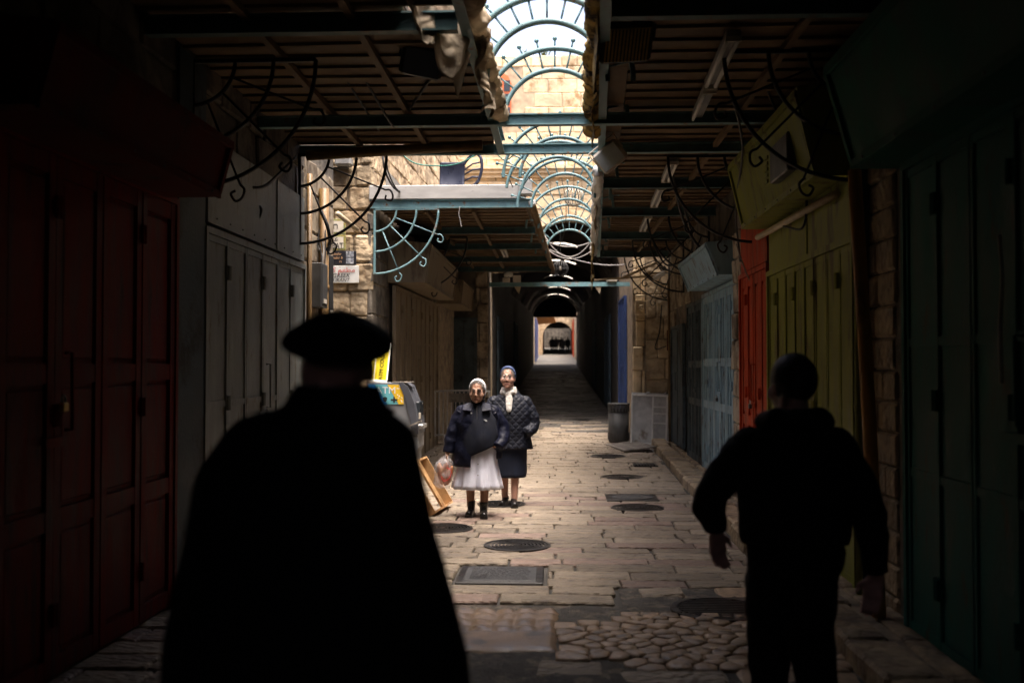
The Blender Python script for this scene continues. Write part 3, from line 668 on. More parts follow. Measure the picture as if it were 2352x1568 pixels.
# ------------------------------------------------------------------ shop doors
def door(name, label, x, y, z, rz, W, H, leaves, rows, m, cat='door', hinge=None, gap=(), style='metal', handle=True):
    t = thing(name, label, cat, (x, y, z), rz); w_ = W / leaves; bw = .028 if style == 'metal' else .075
    for i in range(leaves):
        x0, x1 = i * w_ + .004, (i + 1) * w_ - .004; b = MB(); d = U(-.006, .006)
        b.box(x0, x0 + bw, -.045 + d, -.004, 0, H); b.box(x1 - bw, x1, -.045 + d, -.004, 0, H)
        zs = [0] + [H * q for q in rows] + [H]; ra = .05 if style == 'metal' else .11
        for k, q in enumerate(zs): 
            z0 = max(0, min(q - ra / 2, H - ra)); b.box(x0 + bw, x1 - bw, -.042 + d, -.006, z0, z0 + ra)
        leaf = b.build('leaf', m, t)
        for k in range(len(zs) - 1):
            za = zs[k] + ra / 2 + (ra / 2 if k == 0 else 0); zb = zs[k + 1] - ra / 2 - (ra / 2 if k == len(zs) - 2 else 0)
            p = MB(); yo = -.034 if style != 'wood' else -.022
            p.box(x0 + bw, x1 - bw, yo, -.008, za, zb)
            if style == 'wood': p.cbox(x0 + bw + .02, x1 - bw - .02, yo - .012, yo + .002, za + .03, zb - .03, .008)
            elif style == 'grooved':
                for q in (1, 2): p.box(x0 + w_ * q / 3 - .012, x0 + w_ * q / 3 + .012, yo - .014, yo - .001, za, zb)
            p.build('panel', m, leaf)
        if hinge:
            for hz in (.12, .5, .90):
                if rnd.random() < .85:
                    h = MB(); hx = x0 + (.012 if i % 2 else w_ - .02); h.tube([(hx, -.058, H * hz - .06), (hx, -.058, H * hz + .06)], .014, 8); h.box(hx - .03, hx + .03, -.0505, -.046, H * hz - .04, H * hz + .04); h.build('hinge', hinge, t)
    MB().box(-.05, -.003, -.06, -.003, 0, H + .05).build('frame_post', m, t); MB().box(W + .003, W + .05, -.06, -.003, 0, H + .05).build('frame_post', m, t)
    MB().box(-.002, W + .002, -.06, -.003, H + .004, H + .055).build('frame_head', m, t)
    if handle:
        xm = w_ * (leaves // 2)
        MB().box(xm - .12, xm + .14, -.062, -.047, H * .44, H * .44 + .05).build('hasp', hinge or m, t)
        MB().tube([(xm + .1, -.05, H * .62), (xm + .1, -.09, H * .62), (xm + .11, -.09, H * .47), (xm + .11, -.05, H * .47)], .01, 6).build('handle', hinge or m, t)
    return t
def padlock(p, rz, m, label):
    t = thing('padlock', label, 'padlock', p, rz)
    MB().cbox(-.03, .03, -.016, .016, -.05, 0, .006).build('body', m, t); MB().tube([(-.018, 0, 0), (-.018, 0, .025), (0, 0, .042), (.018, 0, .025), (.018, 0, 0)], .005, 6).build('shackle', M['steel'], t)
door('wooden_door', 'dark red panelled wooden shop doors in deep shade', XL, 3.6, .02, FL, 3.36, 2.82, 6, (.30, .58), M['red'], hinge=M['red'], style='wood')
door('metal_door', 'grey-green folding metal shop doors with rust spots', XL, 7.62, .05, FL, 2.98, 2.68, 6, (.50,), M['greygreen'], hinge=M['greygreen'])
t = thing('sheet_cover', 'pale grey sheet metal cover above the grey-green folding doors', 'cover', (XL, 7.62, 2.82), FL); MB().box(0, 2.98, -.05, -.004, 0, .68).build('panel', M['greygreen'], t); MB().box(1.9, 1.94, -.062, -.051, 0, .68).build('seam', M['greygreen'], t)
for k in range(9): MB().ball((.2 + k * .33, -.052, .05), .008, 6, 4).build('rivet', M['darkgrey'], t)
door('metal_door', 'beige-brown folding metal doors beside the crowd barrier', -2.55, 15.55, .0, FL + math.atan2(-.1, 5), 4.75, 2.9, 9, (.3, .72), M['brown'], hinge=M['brown'])
door('metal_door', 'dark slate shutter beside the stone pier', -2.49, 23.96, .1, FF, .56, 2.7, 2, (.5,), M['greyblue'])
door('metal_door', 'dark teal metal shop doors under the big green hood', 2.17, 6.12, .13, FR, 3.3, 2.75, 7, (.34, .62), M['green'], hinge=M['green'])
door('metal_door', 'olive green folding metal doors with hinges', 2.17, 10.0, .13, FR, 2.78, 2.45, 8, (.50,), M['olive'], hinge=M['olive'])
t = thing('sheet_cover', 'olive sheet metal cover above the olive folding doors', 'cover', (2.17, 10.0, 2.64), FR); MB().box(0, 2.78, -.04, -.004, 0, .5).build('panel', M['olive'], t); MB().box(1.5, 1.52, -.05, -.041, 0, .5).build('seam', M['olive'], t)
door('wooden_door', 'bright orange-red panelled door with padlock', 2.17, 11.5, .13, FR, 1.40, 2.55, 4, (.30, .38), M['orange'], hinge=M['orange'], style='wood')
t = thing('sheet_cover', 'orange-red board above the orange-red door', 'cover', (2.17, 11.5, 2.75), FR); MB().box(0, 1.40, -.04, -.004, 0, .55).build('panel', M['orange'], t)
door('metal_door', 'pale blue grooved folding doors standing in the light', 2.34, 15.6, .12, FR, 3.1, 2.62, 6, (.38, .62), M['blue'], hinge=M['blue'], style='grooved')
door('metal_door', 'slate blue folding doors farther up from the pale blue ones', 2.34, 17.35, .14, FR, 1.65, 2.55, 4, (.38, .62), M['greyblue'], hinge=M['greyblue'], style='grooved')
t = thing('side_panel', 'pale blue painted return wall beside the pale blue doors', 'panel', (2.30, 12.46, .12), 0); MB().box(-.02, .06, -.02, 0, 0, 2.7).build('panel', M['blue'], t)
door('metal_door', 'narrow dark metal door beside the leaning grey hatch', 2.34, 19.75, .2, FR, 1.7, 2.2, 2, (.35, .62), M['greyblue'])
door('metal_door', 'blue door leaf just inside the passage mouth', 1.59, 24.2, .2, FR, 2.0, 3.0, 3, (.5,), M['deepblue'])
for k, (x, y, rz, lb) in enumerate(((1.585, 31, FR, 'dark shutter in the passage under the first roof slot'), (1.585, 41, FR, 'dark shutter in the passage between second and third roof slots'), (-1.585, 27, FL, 'dark shutter on the pier side, first inside the passage'), (-1.585, 38, FL, 'dark shutter on the pier side, second inside the passage'))):
    door('metal_door', lb, x, y, ground_z(y) + .1, rz, 2.6, 2.6, 4, (.5,), M['greyblue'], handle=False)
def wpt(x, y, z): return V((x, y, z))
padlock((XL + .10, 5.27, 1.50), FL, M['brass'], 'brass padlock hanging on the dark red doors')
padlock((XL + .09, 9.1, 1.27), FL, M['darkgrey'], 'dark padlock hanging on the grey-green doors')
padlock((2.17 - .09, 10.75, 1.29), FR, M['darkgrey'], 'black padlock with shiny shackle on the orange-red door')
padlock((2.17 - .09, 8.55, 1.27), FR, M['darkgrey'], 'dark padlock hanging on the olive doors')
padlock((2.34 - .09, 14.0, 1.25), FR, M['darkgrey'], 'dark padlock hanging on the pale blue doors')

# hoods / shutter boxes above the doors
def hood(name, label, side, xw, y0, y1, xb, xt, z0, z1, m, trim=None):
    t = thing(name, label, 'hood'); b = MB()
    prof = [(xw, z0), (xb, z0), (xt, z1), (xw, z1 + .05)]
    b.add([V((x, yy, z)) for yy in (y0, y1) for x, z in prof], [(0, 1, 2, 3), (7, 6, 5, 4), (0, 4, 5, 1), (1, 5, 6, 2), (2, 6, 7, 3), (3, 7, 4, 0)])
    me = recalc(b.mesh('casing')); obj('casing', me, m, t)
    d = V((xt - xb, 0, z1 - z0)).normalized(); nrm = V((-d.z * (-side), 0, 0)) if 0 else V((side * abs(d.z), 0, -side * d.x * (1 if d.z > 0 else -1)))
    P = lambda s, yy: V((xb, yy, z0)).lerp(V((xt, yy, z1)), s) + nrm * .012
    for s in (.04, .93): MB().bar(P(s, y0 + .02), P(s, y1 - .02), .05, .02, (side, 0, 0)).build('trim', trim or m, t)
    for yy in (y0 + .04, y1 - .04): MB().bar(P(.06, yy), P(.9, yy), .02, .05, (0, 1, 0)).build('trim', trim or m, t)
    for k in range(6): MB().ball(P(.04, y0 + (y1 - y0) * (k + .5) / 6) + nrm * .012, .009, 6, 4).build('bolt', M['darkgrey'], t)
    return t
hood('metal_hood', 'dark red sheet metal hood above the dark red doors', 1, XL, 4.3, 6.75, -2.32, -2.22, 2.86, 3.24, M['redhood'])
hood('metal_hood', 'big green sheet metal hood above the dark teal doors', -1, XR, 2.9, 6.3, 1.87, 1.69, 2.93, 3.58, M['greenhood'])
th = hood('metal_hood', 'olive sheet metal hood carrying a vent box above the olive doors', -1, XR, 7.25, 10.1, 1.90, 1.75, 3.07, 3.72, M['olive'])
MB().cbox(1.78, 1.86, 7.7, 8.3, 3.2, 3.5, .01).build('vent_box', M['darkgrey'], th)
for k in range(5): MB().box(1.765, 1.778, 8.34, 8.44, 3.22 + k * .05, 3.25 + k * .05).build('vent_slot', M['olive'], th)
hood('metal_hood', 'pale blue sheet metal hood above the pale blue doors', -1, 2.38, 12.35, 15.1, 2.02, 1.86, 2.82, 3.22, M['blue'])
hood('metal_hood', 'brown wooden shutter box under the white-fronted awning', 1, -2.62, 15.5, 19.8, -2.05, -1.95, 3.0, 3.62, M['brown'])
hood('metal_hood', 'dark shutter box beside the dark slate shutter', 1, -2.5, 20.9, 23.7, -2.0, -1.95, 3.0, 3.5, M['brown'])

# ------------------------------------------------------------------ text
def text(name, body, size, m, parent, Mx, ext=.002, sx=1, shear=0):
    cu = bpy.data.curves.new('t', 'FONT'); cu.body = body; cu.size = size; cu.extrude = ext; cu.align_x = 'CENTER'; cu.align_y = 'CENTER'; cu.resolution_u = 2; cu.shear = shear
    o = bpy.data.objects.new('t', cu); col.objects.link(o); dg = bpy.context.evaluated_depsgraph_get()
    me = bpy.data.meshes.new_from_object(o.evaluated_get(dg)); bpy.data.objects.remove(o); bpy.data.curves.remove(cu)
    me.transform(Mx @ Matrix.Diagonal((sx, 1, 1, 1))); me.materials.clear(); return obj(name, me, m, parent)
STAND = Matrix.Rotation(PI / 2, 4, 'X')                      # text upright, readable from -Y
# signs on the corner wall (plane y = 14.3)
SY = 14.205
def plate(name, label, u0, v0, u1, v1, m, cat='sign', border=None):
    a = spot(u0, v1, SY); c = spot(u1, v0, SY); W = c.x - a.x; H = c.z - a.z
    t = thing(name, label, cat, ((a.x + c.x) / 2, SY, (a.z + c.z) / 2))
    MB().cbox(-W / 2, W / 2, -.01, .03, -H / 2, H / 2, .004).build('board', border or m, t)
    if border: MB().box(-W / 2 + .03, W / 2 - .03, -.014, -.0105, -H / 2 + .03, H / 2 - .03).build('face', m, t)
    return t, W, H
def tx(t, body, size, m, x, z, sx=1, shear=0, y=-.016): return text('lettering', body, size, m, t, Matrix.Translation(V((x, y, z))) @ STAND, .001, sx, shear)
t, W, H = plate('street_sign', 'upper ceramic street tile with Hebrew lettering', 722, 503, 794, 538, M['tile'], 'sign', M['tileborder']); tx(t, '\u05d9\u05d7', .12, M['ink'], .07, 0)
t, W, H = plate('street_sign', 'lower ceramic street tile with Arabic and Latin lettering', 722, 539.5, 794, 575, M['tile'], 'sign', M['tileborder']); tx(t, '\ufed8\ufecb', .11, M['ink'], .07, .055); tx(t, 'OBAT', .115, M['ink'], .075, -.05, .8)
t, W, H = plate('shop_sign', 'black dealer sign with two small photographs', 722, 576.5, 818, 608, M['signdark'])
tx(t, 'Dealer\nDealer &\n        rs', .055, M['tanink'], .03, .0, .85)
for z in (.05, -.045): MB().box(.16, .27, -.0145, -.0105, z - .042, z + .042).build('photo_print', M['photo'], t)
t, W, H = plate('restaurant_sign', 'white hand-painted Greek restaurant sign with red Arabic script', 702, 610, 824, 650, M['white'])
tx(t, '\ufe8e\ufe98\ufeb3\ufeee\ufedb\u0020\ufee2\ufecc\ufec4\ufee3', .095, M['redink'], .07, .06, 1.15); tx(t, 'GREEK', .085, M['ink'], .13, -.02, 1.0, .25); tx(t, 'RESTAURANT', .068, M['ink'], .03, -.085, 1.05, .25)

# ------------------------------------------------------------------ cash machine
p = thing('cash_machine', 'grey street cash machine with blue and yellow sticker on its side', 'cash machine', (-2.10, 13.0, 0))
prof = [(-.36, 0), (.24, 0), (.27, .55), (.30, .62), (.29, .95), (.25, 1.2), (.16, 1.42), (.10, 1.47), (-.36, 1.47)]
MB().prism(prof, .62).build('cabinet', M['atm'], p)
fr = MB(); fr.prism([(.10, 1.475), (.17, 1.425), (.26, 1.2), (.305, .95), (.31, .80), (.22, .80), (.20, 1.0), (.14, 1.25), (.05, 1.475)], .66, Matrix.Translation(V((0, -.02, 0)))); fr.build('front_fascia', M['atmdark'], p)
MB().box(-.36, .30, -.006, -.001, .775, .785).build('seam', M['ink'], p)
MB().cbox(.255, .31, .12, .5, 1.02, 1.22, .01).build('screen', M['pane'], p); MB().cbox(.28, .36, .1, .5, .86, .92, .01).build('keypad', M['steel'], p)
MB().box(.315, .33, -.01, .1, 1.0, 1.08).build('card_slot', M['tile'], p)
st = MB().prism([(-.355, 1.45), (.08, 1.45), (.10, 1.38), (.115, 1.33), (.115, 1.19), (-.30, 1.19), (-.34, 1.26)], .004, Matrix.Translation(V((0, -.006, 0)))).build('sticker', M['sblue'], p)
MB().prism([(-.27, 1.449), (-.10, 1.449), (.05, 1.191), (-.10, 1.191)], .0015, Matrix.Translation(V((0, -.009, 0)))).build('sticker_stripe', M['scyan'], st)
MB().prism([(-.10, 1.449), (.08, 1.449), (.10, 1.38), (.115, 1.33), (.115, 1.192), (.05, 1.192)], .0015, Matrix.Translation(V((0, -.0115, 0)))).build('sticker_stripe', M['syellow'], st)
text('sticker_lettering', 'ATM', .125, M['swhite'], st, Matrix.Translation(V((-.12, -.0135, 1.37))) @ STAND, .001, 1.05)
for k, x in enumerate((-.25, -.13, -.01)):
    b = MB(); b.M = Matrix.Translation(V((x, -.0135, 1.25)))
    if k == 0: b.box(-.035, .035, -.001, .001, 0, .03); b.box(.0, .02, -.0025, -.0015, -.03, .012)
    elif k == 1: b.prism([(-.03, .03), (0, .04), (.03, .03), (.025, -.01), (0, -.032), (-.025, -.01)], .002)
    else:
        b.prism([(-.01, .04), (.01, .04), (.01, -.04), (-.01, -.04)], .002); b.prism([(-.045, .01), (.045, .01), (.045, -.01), (-.045, -.01)], .0015, Matrix.Translation(V((0, -.001, 0))))
    b.build('sticker_icon', M['swhite'] if k == 0 else M['ink'], st)
for k in range(9): MB().ball((U(.03, .10), -.012, U(1.22, 1.43)), (.008, .002, .008), 8, 6).build('sticker_dot', M['swhite'], st)
MB().prism([(-.02, .70), (.10, .70), (.10, .755), (-.02, .755)], .003, Matrix.Translation(V((0, -.006, 0)))).build('small_sticker', M['scyan'], p)
b = MB(); b.bar((-.16, -.05, .76), (.36, -.06, .98), .02, .045, (0, 1, 0)); tag(obj('leaning_plank', b.mesh(), M['oldwood']), 'weathered wooden plank leaning across the cash machine', 'plank').location = p.location
b = MB(); b.box(-.05, .22, .0, .3, 1.474, 1.484); tag(obj('flat_board', b.mesh(), M['oldwood']), 'thin board lying on top of the cash machine', 'board').location = p.location
q = thing('lit_sign', 'glowing yellow three-sided COGICICI ATM sign on the cash machine', 'sign', (-2.30, 13.12, 1.476), .55)
q.rotation_euler = (0, RAD(6), .50)
MB().cbox(-.11, .07, 0, .2, .02, .52, .02).build('sign_body', M['signlit'], q)
MB().cbox(-.118, .078, -.004, .204, 0, .03, .008).build('base_edge', M['signedge'], q); MB().cbox(.060, .078, -.008, .012, .0305, .525, .004).build('corner_edge', M['signedge'], q); MB().cbox(-.118, -.105, -.006, .01, .0305, .525, .004).build('corner_edge', M['signedge'], q)
text('lettering', 'ATM COGICICI', .075, M['ink'], q, Matrix.Translation(V((-.02, -.004, .27))) @ STAND @ Matrix.Rotation(PI / 2, 4, 'Z'), .001, .95)
text('lettering', 'COGICICI', .105, M['ink'], q, Matrix.Translation(V((.074, .09, .27))) @ Matrix.Rotation(PI / 2, 4, 'Z') @ STAND @ Matrix.Rotation(-PI / 2, 4, 'Z'), .001, .95)
text('lettering', 'CASH', .05, M['ink'], q, Matrix.Translation(V((.074, .16, .27))) @ Matrix.Rotation(PI / 2, 4, 'Z') @ STAND @ Matrix.Rotation(-PI / 2, 4, 'Z'), .001) if 0 else None

# ------------------------------------------------------------------ wooden tray tipped on its edge
a = spot(1026, 1157, 12.0); 
t = thing('wooden_tray', 'open wooden tray tipped up on one corner beside the cash machine', 'tray', (-1.32, 11.75, .02))
yd = V((-.10, -.85, 0)).normalized(); up = V((-.52, 0, .85)); up = (up - yd * up.dot(yd)).normalized(); xd = yd.cross(up)
t.matrix_world = Matrix(((xd.x, yd.x, up.x, -1.29), (xd.y, yd.y, up.y, 12.05), (xd.z, yd.z, up.z, .04), (0, 0, 0, 1)))
L, W = .60, .86
MB().box(-.05, .05, -.02, -.001, 0, L).build('side_board', M['wood'], t); MB().box(-.05, .05, W + .001, W + .02, 0, L).build('side_board', M['wood'], t)
MB().box(-.05, .05, -.02, W + .02, -.022, -.001).build('end_board', M['wood'], t); MB().box(-.05, .05, -.02, W + .02, L + .001, L + .022).build('end_board', M['wood'], t)
MB().box(-.05, -.025, W * .42, W * .58, 0, L).build('batten', M['wood'], t)

# crowd barrier
t = thing('crowd_barrier', 'grey steel crowd barrier with a small plate in front of the dark doorway', 'barrier', (-2.42, 20.0, ground_z(20)), .12)
MB().tube(curve([(0, 0, .2), (0, 0, 1.0), (.08, 0, 1.1), (1.0, 0, 1.1), (1.08, 0, 1.0), (1.08, 0, .2)], 6), .018, 8).build('frame', M['ribgrey'], t, True)
MB().tube([(0, 0, .22), (1.08, 0, .22)], .016, 8).build('bottom_rail', M['ribgrey'], t)
for k in range(1, 13): MB().tube([(1.08 * k / 13, 0, .22), (1.08 * k / 13, 0, 1.09)], .013, 6).build('bar', M['ribgrey'], t)
for x in (.2, .85): MB().tube([(x, -.28, 0), (x, 0, .22), (x, .28, 0)], .014, 6).build('foot', M['ribgrey'], t)
MB().box(.28, .74, -.03, -.02, .88, 1.06).build('plate', M['oldwood'], t)

# ------------------------------------------------------------------ right side: bin, leaning hatch, boards
t = thing('litter_bin', 'dark grey slotted metal litter bin by the passage mouth', 'bin', (spot(1421, 1000, 20.9).x, 20.9, ground_z(20.9)))
MB().lathe([(.19, 0), (.21, .03), (.215, .62), (.19, .62), (.19, .03)], 28).build('drum', M['darkgrey'], t, True)
for z0 in (.06, .64):
    for k in range(20):
        a = 2 * PI * k / 20; b = MB(); b.M = Matrix.Rotation(a, 4, 'Z'); b.box(.218, .228, -.016, .016, z0, z0 + .15); b.build('slat', M['darkgrey'], t)
MB().tube([(.22 * math.cos(2 * PI * k / 28), .22 * math.sin(2 * PI * k / 28), .80) for k in range(28)], .016, 6, True).build('rim', M['darkgrey'], t, True)
MB().lathe([(.2, .10), (.2, .7), (.19, .7), (.19, .1)], 20).build('liner', M['black'], t)
a = spot(1447, 1000, 20.3); W = .92; H = 1.05
t = thing('metal_hatch', 'grey ribbed metal hatch leaning against the carved pillar', 'hatch', (a.x, 20.25, ground_z(20.3) + .03)); t.rotation_euler = (RAD(-9), RAD(2), RAD(-3))
MB().box(0, W, 0, .02, 0, H).build('sheet', M['ribgrey'], t)
for x in (0, .42, .70, W - .04): MB().box(x, x + .035, -.03, -.001, .03, H - .03).build('rib', M['white'], t)
for z in (0, H - .07): MB().box(0, W, -.034, -.0012, z, z + .035).build('rib', M['white'], t)
for z in (.42, .62, .75): MB().box(.456, .70, -.028, -.0014, z, z + .03).build('rung', M['white'], t)
for x, z in ((.3, H - .03), (.66, H - .03)): MB().cbox(x, x + .07, -.045, .01, z, z + .05, .006).build('hinge', M['steel'], t)
t = thing('board_ramp', 'ramp of grey weathered boards beside the litter bin', 'ramp', (1.30, 18.9, ground_z(18.9))); t.rotation_euler = (0, RAD(-6), RAD(10))
for k in range(6): MB().cbox(k * .105, k * .105 + .10, 0, 1.5, .015, .045, .005, .003).build('board', M['oldwood'], t)
MB().box(0, .63, .2, .3, 0, .012).build('batten', M['oldwood'], t); MB().box(0, .63, 1.2, 1.3, 0, .012).build('batten', M['oldwood'], t)
o = text('painted_number', '237\n22', .085, M['ink'], None, Matrix.Translation(V((2.53, 20.62, 1.55))) @ STAND, .001); tag(o, 'black house number 237 22 painted on the pillar side', 'number')
b = MB(); b.cbox(0, .16, 0, .03, 0, .42, .006); o = tag(b.build('wall_box', M['redhood']), 'small dark red wall box beside the painted number', 'box'); o.location = spot(1532, 805, 20.55)

# ------------------------------------------------------------------ pipes
def pipe(pts, r, m, label, name='drain_pipe', collar=()):
    t = thing(name, label, 'pipe', pts[0]); o0 = V(pts[0]); MB().tube([V(p) - o0 for p in pts], r, 12).build('tube', m, t, True)
    for c in collar: MB().tube([V(c) - o0 - V((0, 0, .03)), V(c) - o0 + V((0, 0, .03))], r * 1.18, 12).build('collar', m, t, True)
pipe([(-2.68, 11.42, 0), (-2.68, 11.42, 3.75)], .058, M['pipe'], 'thick ochre drain pipe at the alley corner', collar=[(-2.68, 11.42, 1.2), (-2.68, 11.42, 2.6)])
pipe([(-2.69, 11.14, 0), (-2.69, 11.14, 2.2)], .026, M['pipe'], 'thin ochre conduit next to the thick drain pipe')
pipe([(-2.69, 10.78, 0), (-2.69, 10.78, 3.8)], .03, M['pipe'], 'ochre conduit at the edge of the grey-green doors')
pipe([spot(775, 490, 13.6), spot(820, 528, 14.1)], .035, M['paintpipe'], 'short cream pipe slanting out over the street tiles', 'waste_pipe')
pipe([(-2.6, 10.3, 3.90), (-1.5, 10.25, 3.945), (-.75, 10.2, 3.97)], .055, M['pipe'], 'brown gutter pipe slung under the left canopy', 'gutter_pipe')
pipe([(2.02, 6.35, .13), (2.02, 6.55, 1.6), (2.0, 6.72, 3.0)], .045, M['orangepole'], 'orange-brown pole leaning beside the dark teal doors', 'leaning_pole')
pipe([(2.09, 6.98, .13), (2.09, 6.98, 3.7)], .022, M['olive'], 'thin olive conduit next to the olive doors', 'conduit', collar=[(2.09, 6.98, 1.4)])
pipe([(2.27, 19.85, .2), (2.25, 19.85, 3.4)], .025, M['pipe'], 'thin ochre conduit at the narrow dark door', 'conduit')
pipe([(2.1, 7.5, 2.98), (2.06, 10.2, 3.0)], .03, M['paintpipe'], 'pale pipe running under the olive hood', 'conduit')
pipe([spot(800, 950, 12.9) , spot(800, 951, 12.91)], .01, M['pipe'], 'x') if 0 else None

# electrical boxes on the pier
def wbox(name, label, x, y, z, sx, sy, sz, m):
    t = thing(name, label, 'electrical box', (x, y, z)); MB().cbox(0, sx, 0, sy, 0, sz, .008).build('case', m, t); MB().box(sx + .0005, sx + .006, .03, sy - .03, .04, sz - .04).build('door_panel', m, t)
    MB().box(sx + .0065, sx + .012, sy * .3, sy * .7, .05, .10).build('label_plate', M['tile'], t)
wbox('meter_box', 'grey electrical meter box above the tangled cables', XL + .02, 11.0, 2.35, .12, .32, .5, M['darkgrey'])
wbox('junction_box', 'tall black junction box beside the thick drain pipe', XL + .02, 11.5, 2.25, .09, .25, .75, M['black'])
MBp = MB(); MBp.box(0, .02, 0, .45, 0, .95); o = tag(obj('utility_door', MBp.mesh(), M['greygreen']), 'grey-green utility door low on the alley pier', 'utility door'); o.location = (XL + .025, 11.05, .95)
t = thing('camera_box', 'small grey box on a bracket high on the lit corner wall', 'box', spot(790, 372, 14.15)); MB().cbox(-.12, .12, -.1, .1, -.07, .07, .03).build('case', M['grey'], t); MB().box(-.2, .05, -.02, .15, -.085, -.072).build('bracket', M['darkgrey'], t)

# ------------------------------------------------------------------ beam and boxes at the passage mouth
BZ = 3.44; BY = 21.4
t = thing('steel_beam', 'pale teal beam across the passage mouth', 'beam', (0, BY, BZ)); MB().box(-1.42, 1.62, -.03, .03, -.045, .045).build('beam', M['teal'], t); MB().box(-1.42, 1.62, -.05, -.0305, -.045, -.035).build('flange', M['teal'], t)
def sbox(name, label, p, sx, sy, sz, m, cat='box'):
    t = thing(name, label, cat, p); MB().cbox(-sx / 2, sx / 2, -sy / 2, sy / 2, 0, sz, .01).build('case', m, t); MB().box(-sx / 2 + .02, sx / 2 - .02, -sy / 2 - .006, -sy / 2 - .0005, .02, sz - .02).build('cover', m, t); return t
sbox('control_box', 'square cream box standing on the passage beam', (spot(1187, 650, BY).x, BY, BZ + .046), .17, .15, .15, M['cream'])
sbox('control_box', 'long cream housing under the round loudspeaker', (spot(1165, 650, BY).x - .02, BY, BZ + .046), .16, .12, .10, M['cream'])
sbox('control_box', 'white junction box on the passage beam by the pillar', (spot(1405, 650, BY).x, BY - .02, BZ + .046), .22, .15, .06, M['cream'])
for u, lb in ((1190, 'small tan wedge bracket under the square cream box'), (1375, 'small tan wedge bracket under the white junction box')):
    b = MB(); b.prism([(-.08, 0), (.06, 0), (.02, -.16)], .06); o = tag(b.build('wedge_bracket', M['paintpipe']), lb, 'bracket'); o.location = (spot(u, 662, BY).x, BY - .03, BZ - .047)
t = thing('alarm_horn', 'round white alarm horn above the cream housing', 'alarm horn', (spot(1168, 636, BY).x, BY, BZ + .22)); MB().lathe([(.10, -.05), (.10, .02), (.06, .05), (.02, .055)], 20).build('dome', M['white'], t, True); MB().box(-.02, .02, -.02, .02, -.10, -.05).build('stem', M['grey'], t)
tag(MB().bar(spot(1425, 640, 20.3), spot(1520, 598, 20.5), .07, .05).build('wooden_batten', M['paintpipe']), 'pale wooden batten slanting up in front of the carved pillar', 'batten')
tag(MB().bar(spot(1365, 643, 20.4), spot(1530, 632, 20.5), .05, .04).build('flat_batten', M['paintpipe']), 'pale flat batten lying level in front of the carved pillar', 'batten')
t = thing('wall_lamp', 'white tubular wall lamp on the carved pillar', 'lamp', spot(1515, 632, 20.4)); t.rotation_euler = (RAD(20), RAD(60), 0); MB().lathe([(.045, -.14), (.05, .10), (.03, .12)], 14).build('shade', M['white'], t, True); MB().tube([(0, 0, .12), (.06, .05, .16)], .012, 6).build('arm', M['grey'], t)

# ------------------------------------------------------------------ lamps under the canopies
def flood(p, rot, s, mc, mg, label):
    t = thing('flood_lamp', label, 'flood lamp', p); t.rotation_euler = rot
    MB().cbox(-.19 * s, .19 * s, -.05 * s, .05 * s, -.15 * s, .15 * s, .03 * s).build('housing', mc, t)
    MB().box(-.16 * s, .16 * s, -.058 * s, -.0505 * s, -.12 * s, .12 * s).build('glass', mg, t)
    if mg == M['brass']:
        for k in range(13): MB().box((-.15 + k * .025) * s, (-.142 + k * .025) * s, -.066 * s, -.0585 * s, -.115 * s, .115 * s).build('grille_bar', M['black'], t)
    for k in range(9): MB().box((-.14 + k * .035) * s, (-.132 + k * .035) * s, .051 * s, .09 * s, -.12 * s, .12 * s).build('cooling_fin', mc, t)
    MB().tube([(-.2 * s, 0, 0), (-.21 * s, .02 * s, .2 * s), (.21 * s, .02 * s, .2 * s), (.2 * s, 0, 0)], .01, 6).build('yoke', mc, t)
flood(spot(1437, 96, 6.9), (RAD(42), RAD(-6), RAD(12)), 1.0, M['darkgrey'], M['brass'], 'black flood lamp with grid glass beside the sooty tarp')  # brass face stands in for the golden reflection in the lamp's reflector
flood(spot(1402, 360, 10.1), (RAD(22), RAD(-33), RAD(-30)), .80, M['cream'], M['lampglass'], 'cream flood lamp hanging at the end of the cross beams')
flood(spot(970, 140, 7.4), (RAD(40), RAD(8), RAD(15)), .85, M['black'], M['pane'], 'black flood lamp behind the torn cream cloth')
def tubelight(y0, y1, x0, x1, label, broken=False):
    t = thing('strip_light', label, 'strip light', (x0, y0, 3.90), math.atan2(-(x1 - x0), y1 - y0)); L = y1 - y0
    MB().cbox(-.05, .05, 0, L, .03, .075, .006).build('fitting', M['grey'], t)
    MB().tube([(-.035, .03, .012), (-.035, L - .03, .012)], .016, 10).build('tube', M['white'], t, True)
    if not broken: MB().tube([(.035, .03, .012), (.035, L - .03, .012)], .016, 10).build('tube', M['white'], t, True)
    for y in (.0, L - .02): MB().box(-.055, .055, y, y + .02, -.008, .0295).build('lamp_holder', M['cream'], t)
tubelight(6.75, 7.95, 1.21, 1.24, 'unlit double strip light next to the black flood lamp'); tubelight(8.05, 9.02, 1.25, 1.28, 'unlit strip light ending at the arch beam', True)
tubelight(10.9, 12.0, 1.30, 1.33, 'unlit strip light just past the second cross beam'); tubelight(12.5, 13.9, 1.34, 1.38, 'unlit double strip light in the middle of the right canopy'); tubelight(14.9, 16.4, 1.40, 1.44, 'unlit double strip light at the far part of the right canopy')
tubelight(19.0, 20.2, -1.0, -1.0, 'unlit strip light under the white-fronted awning')

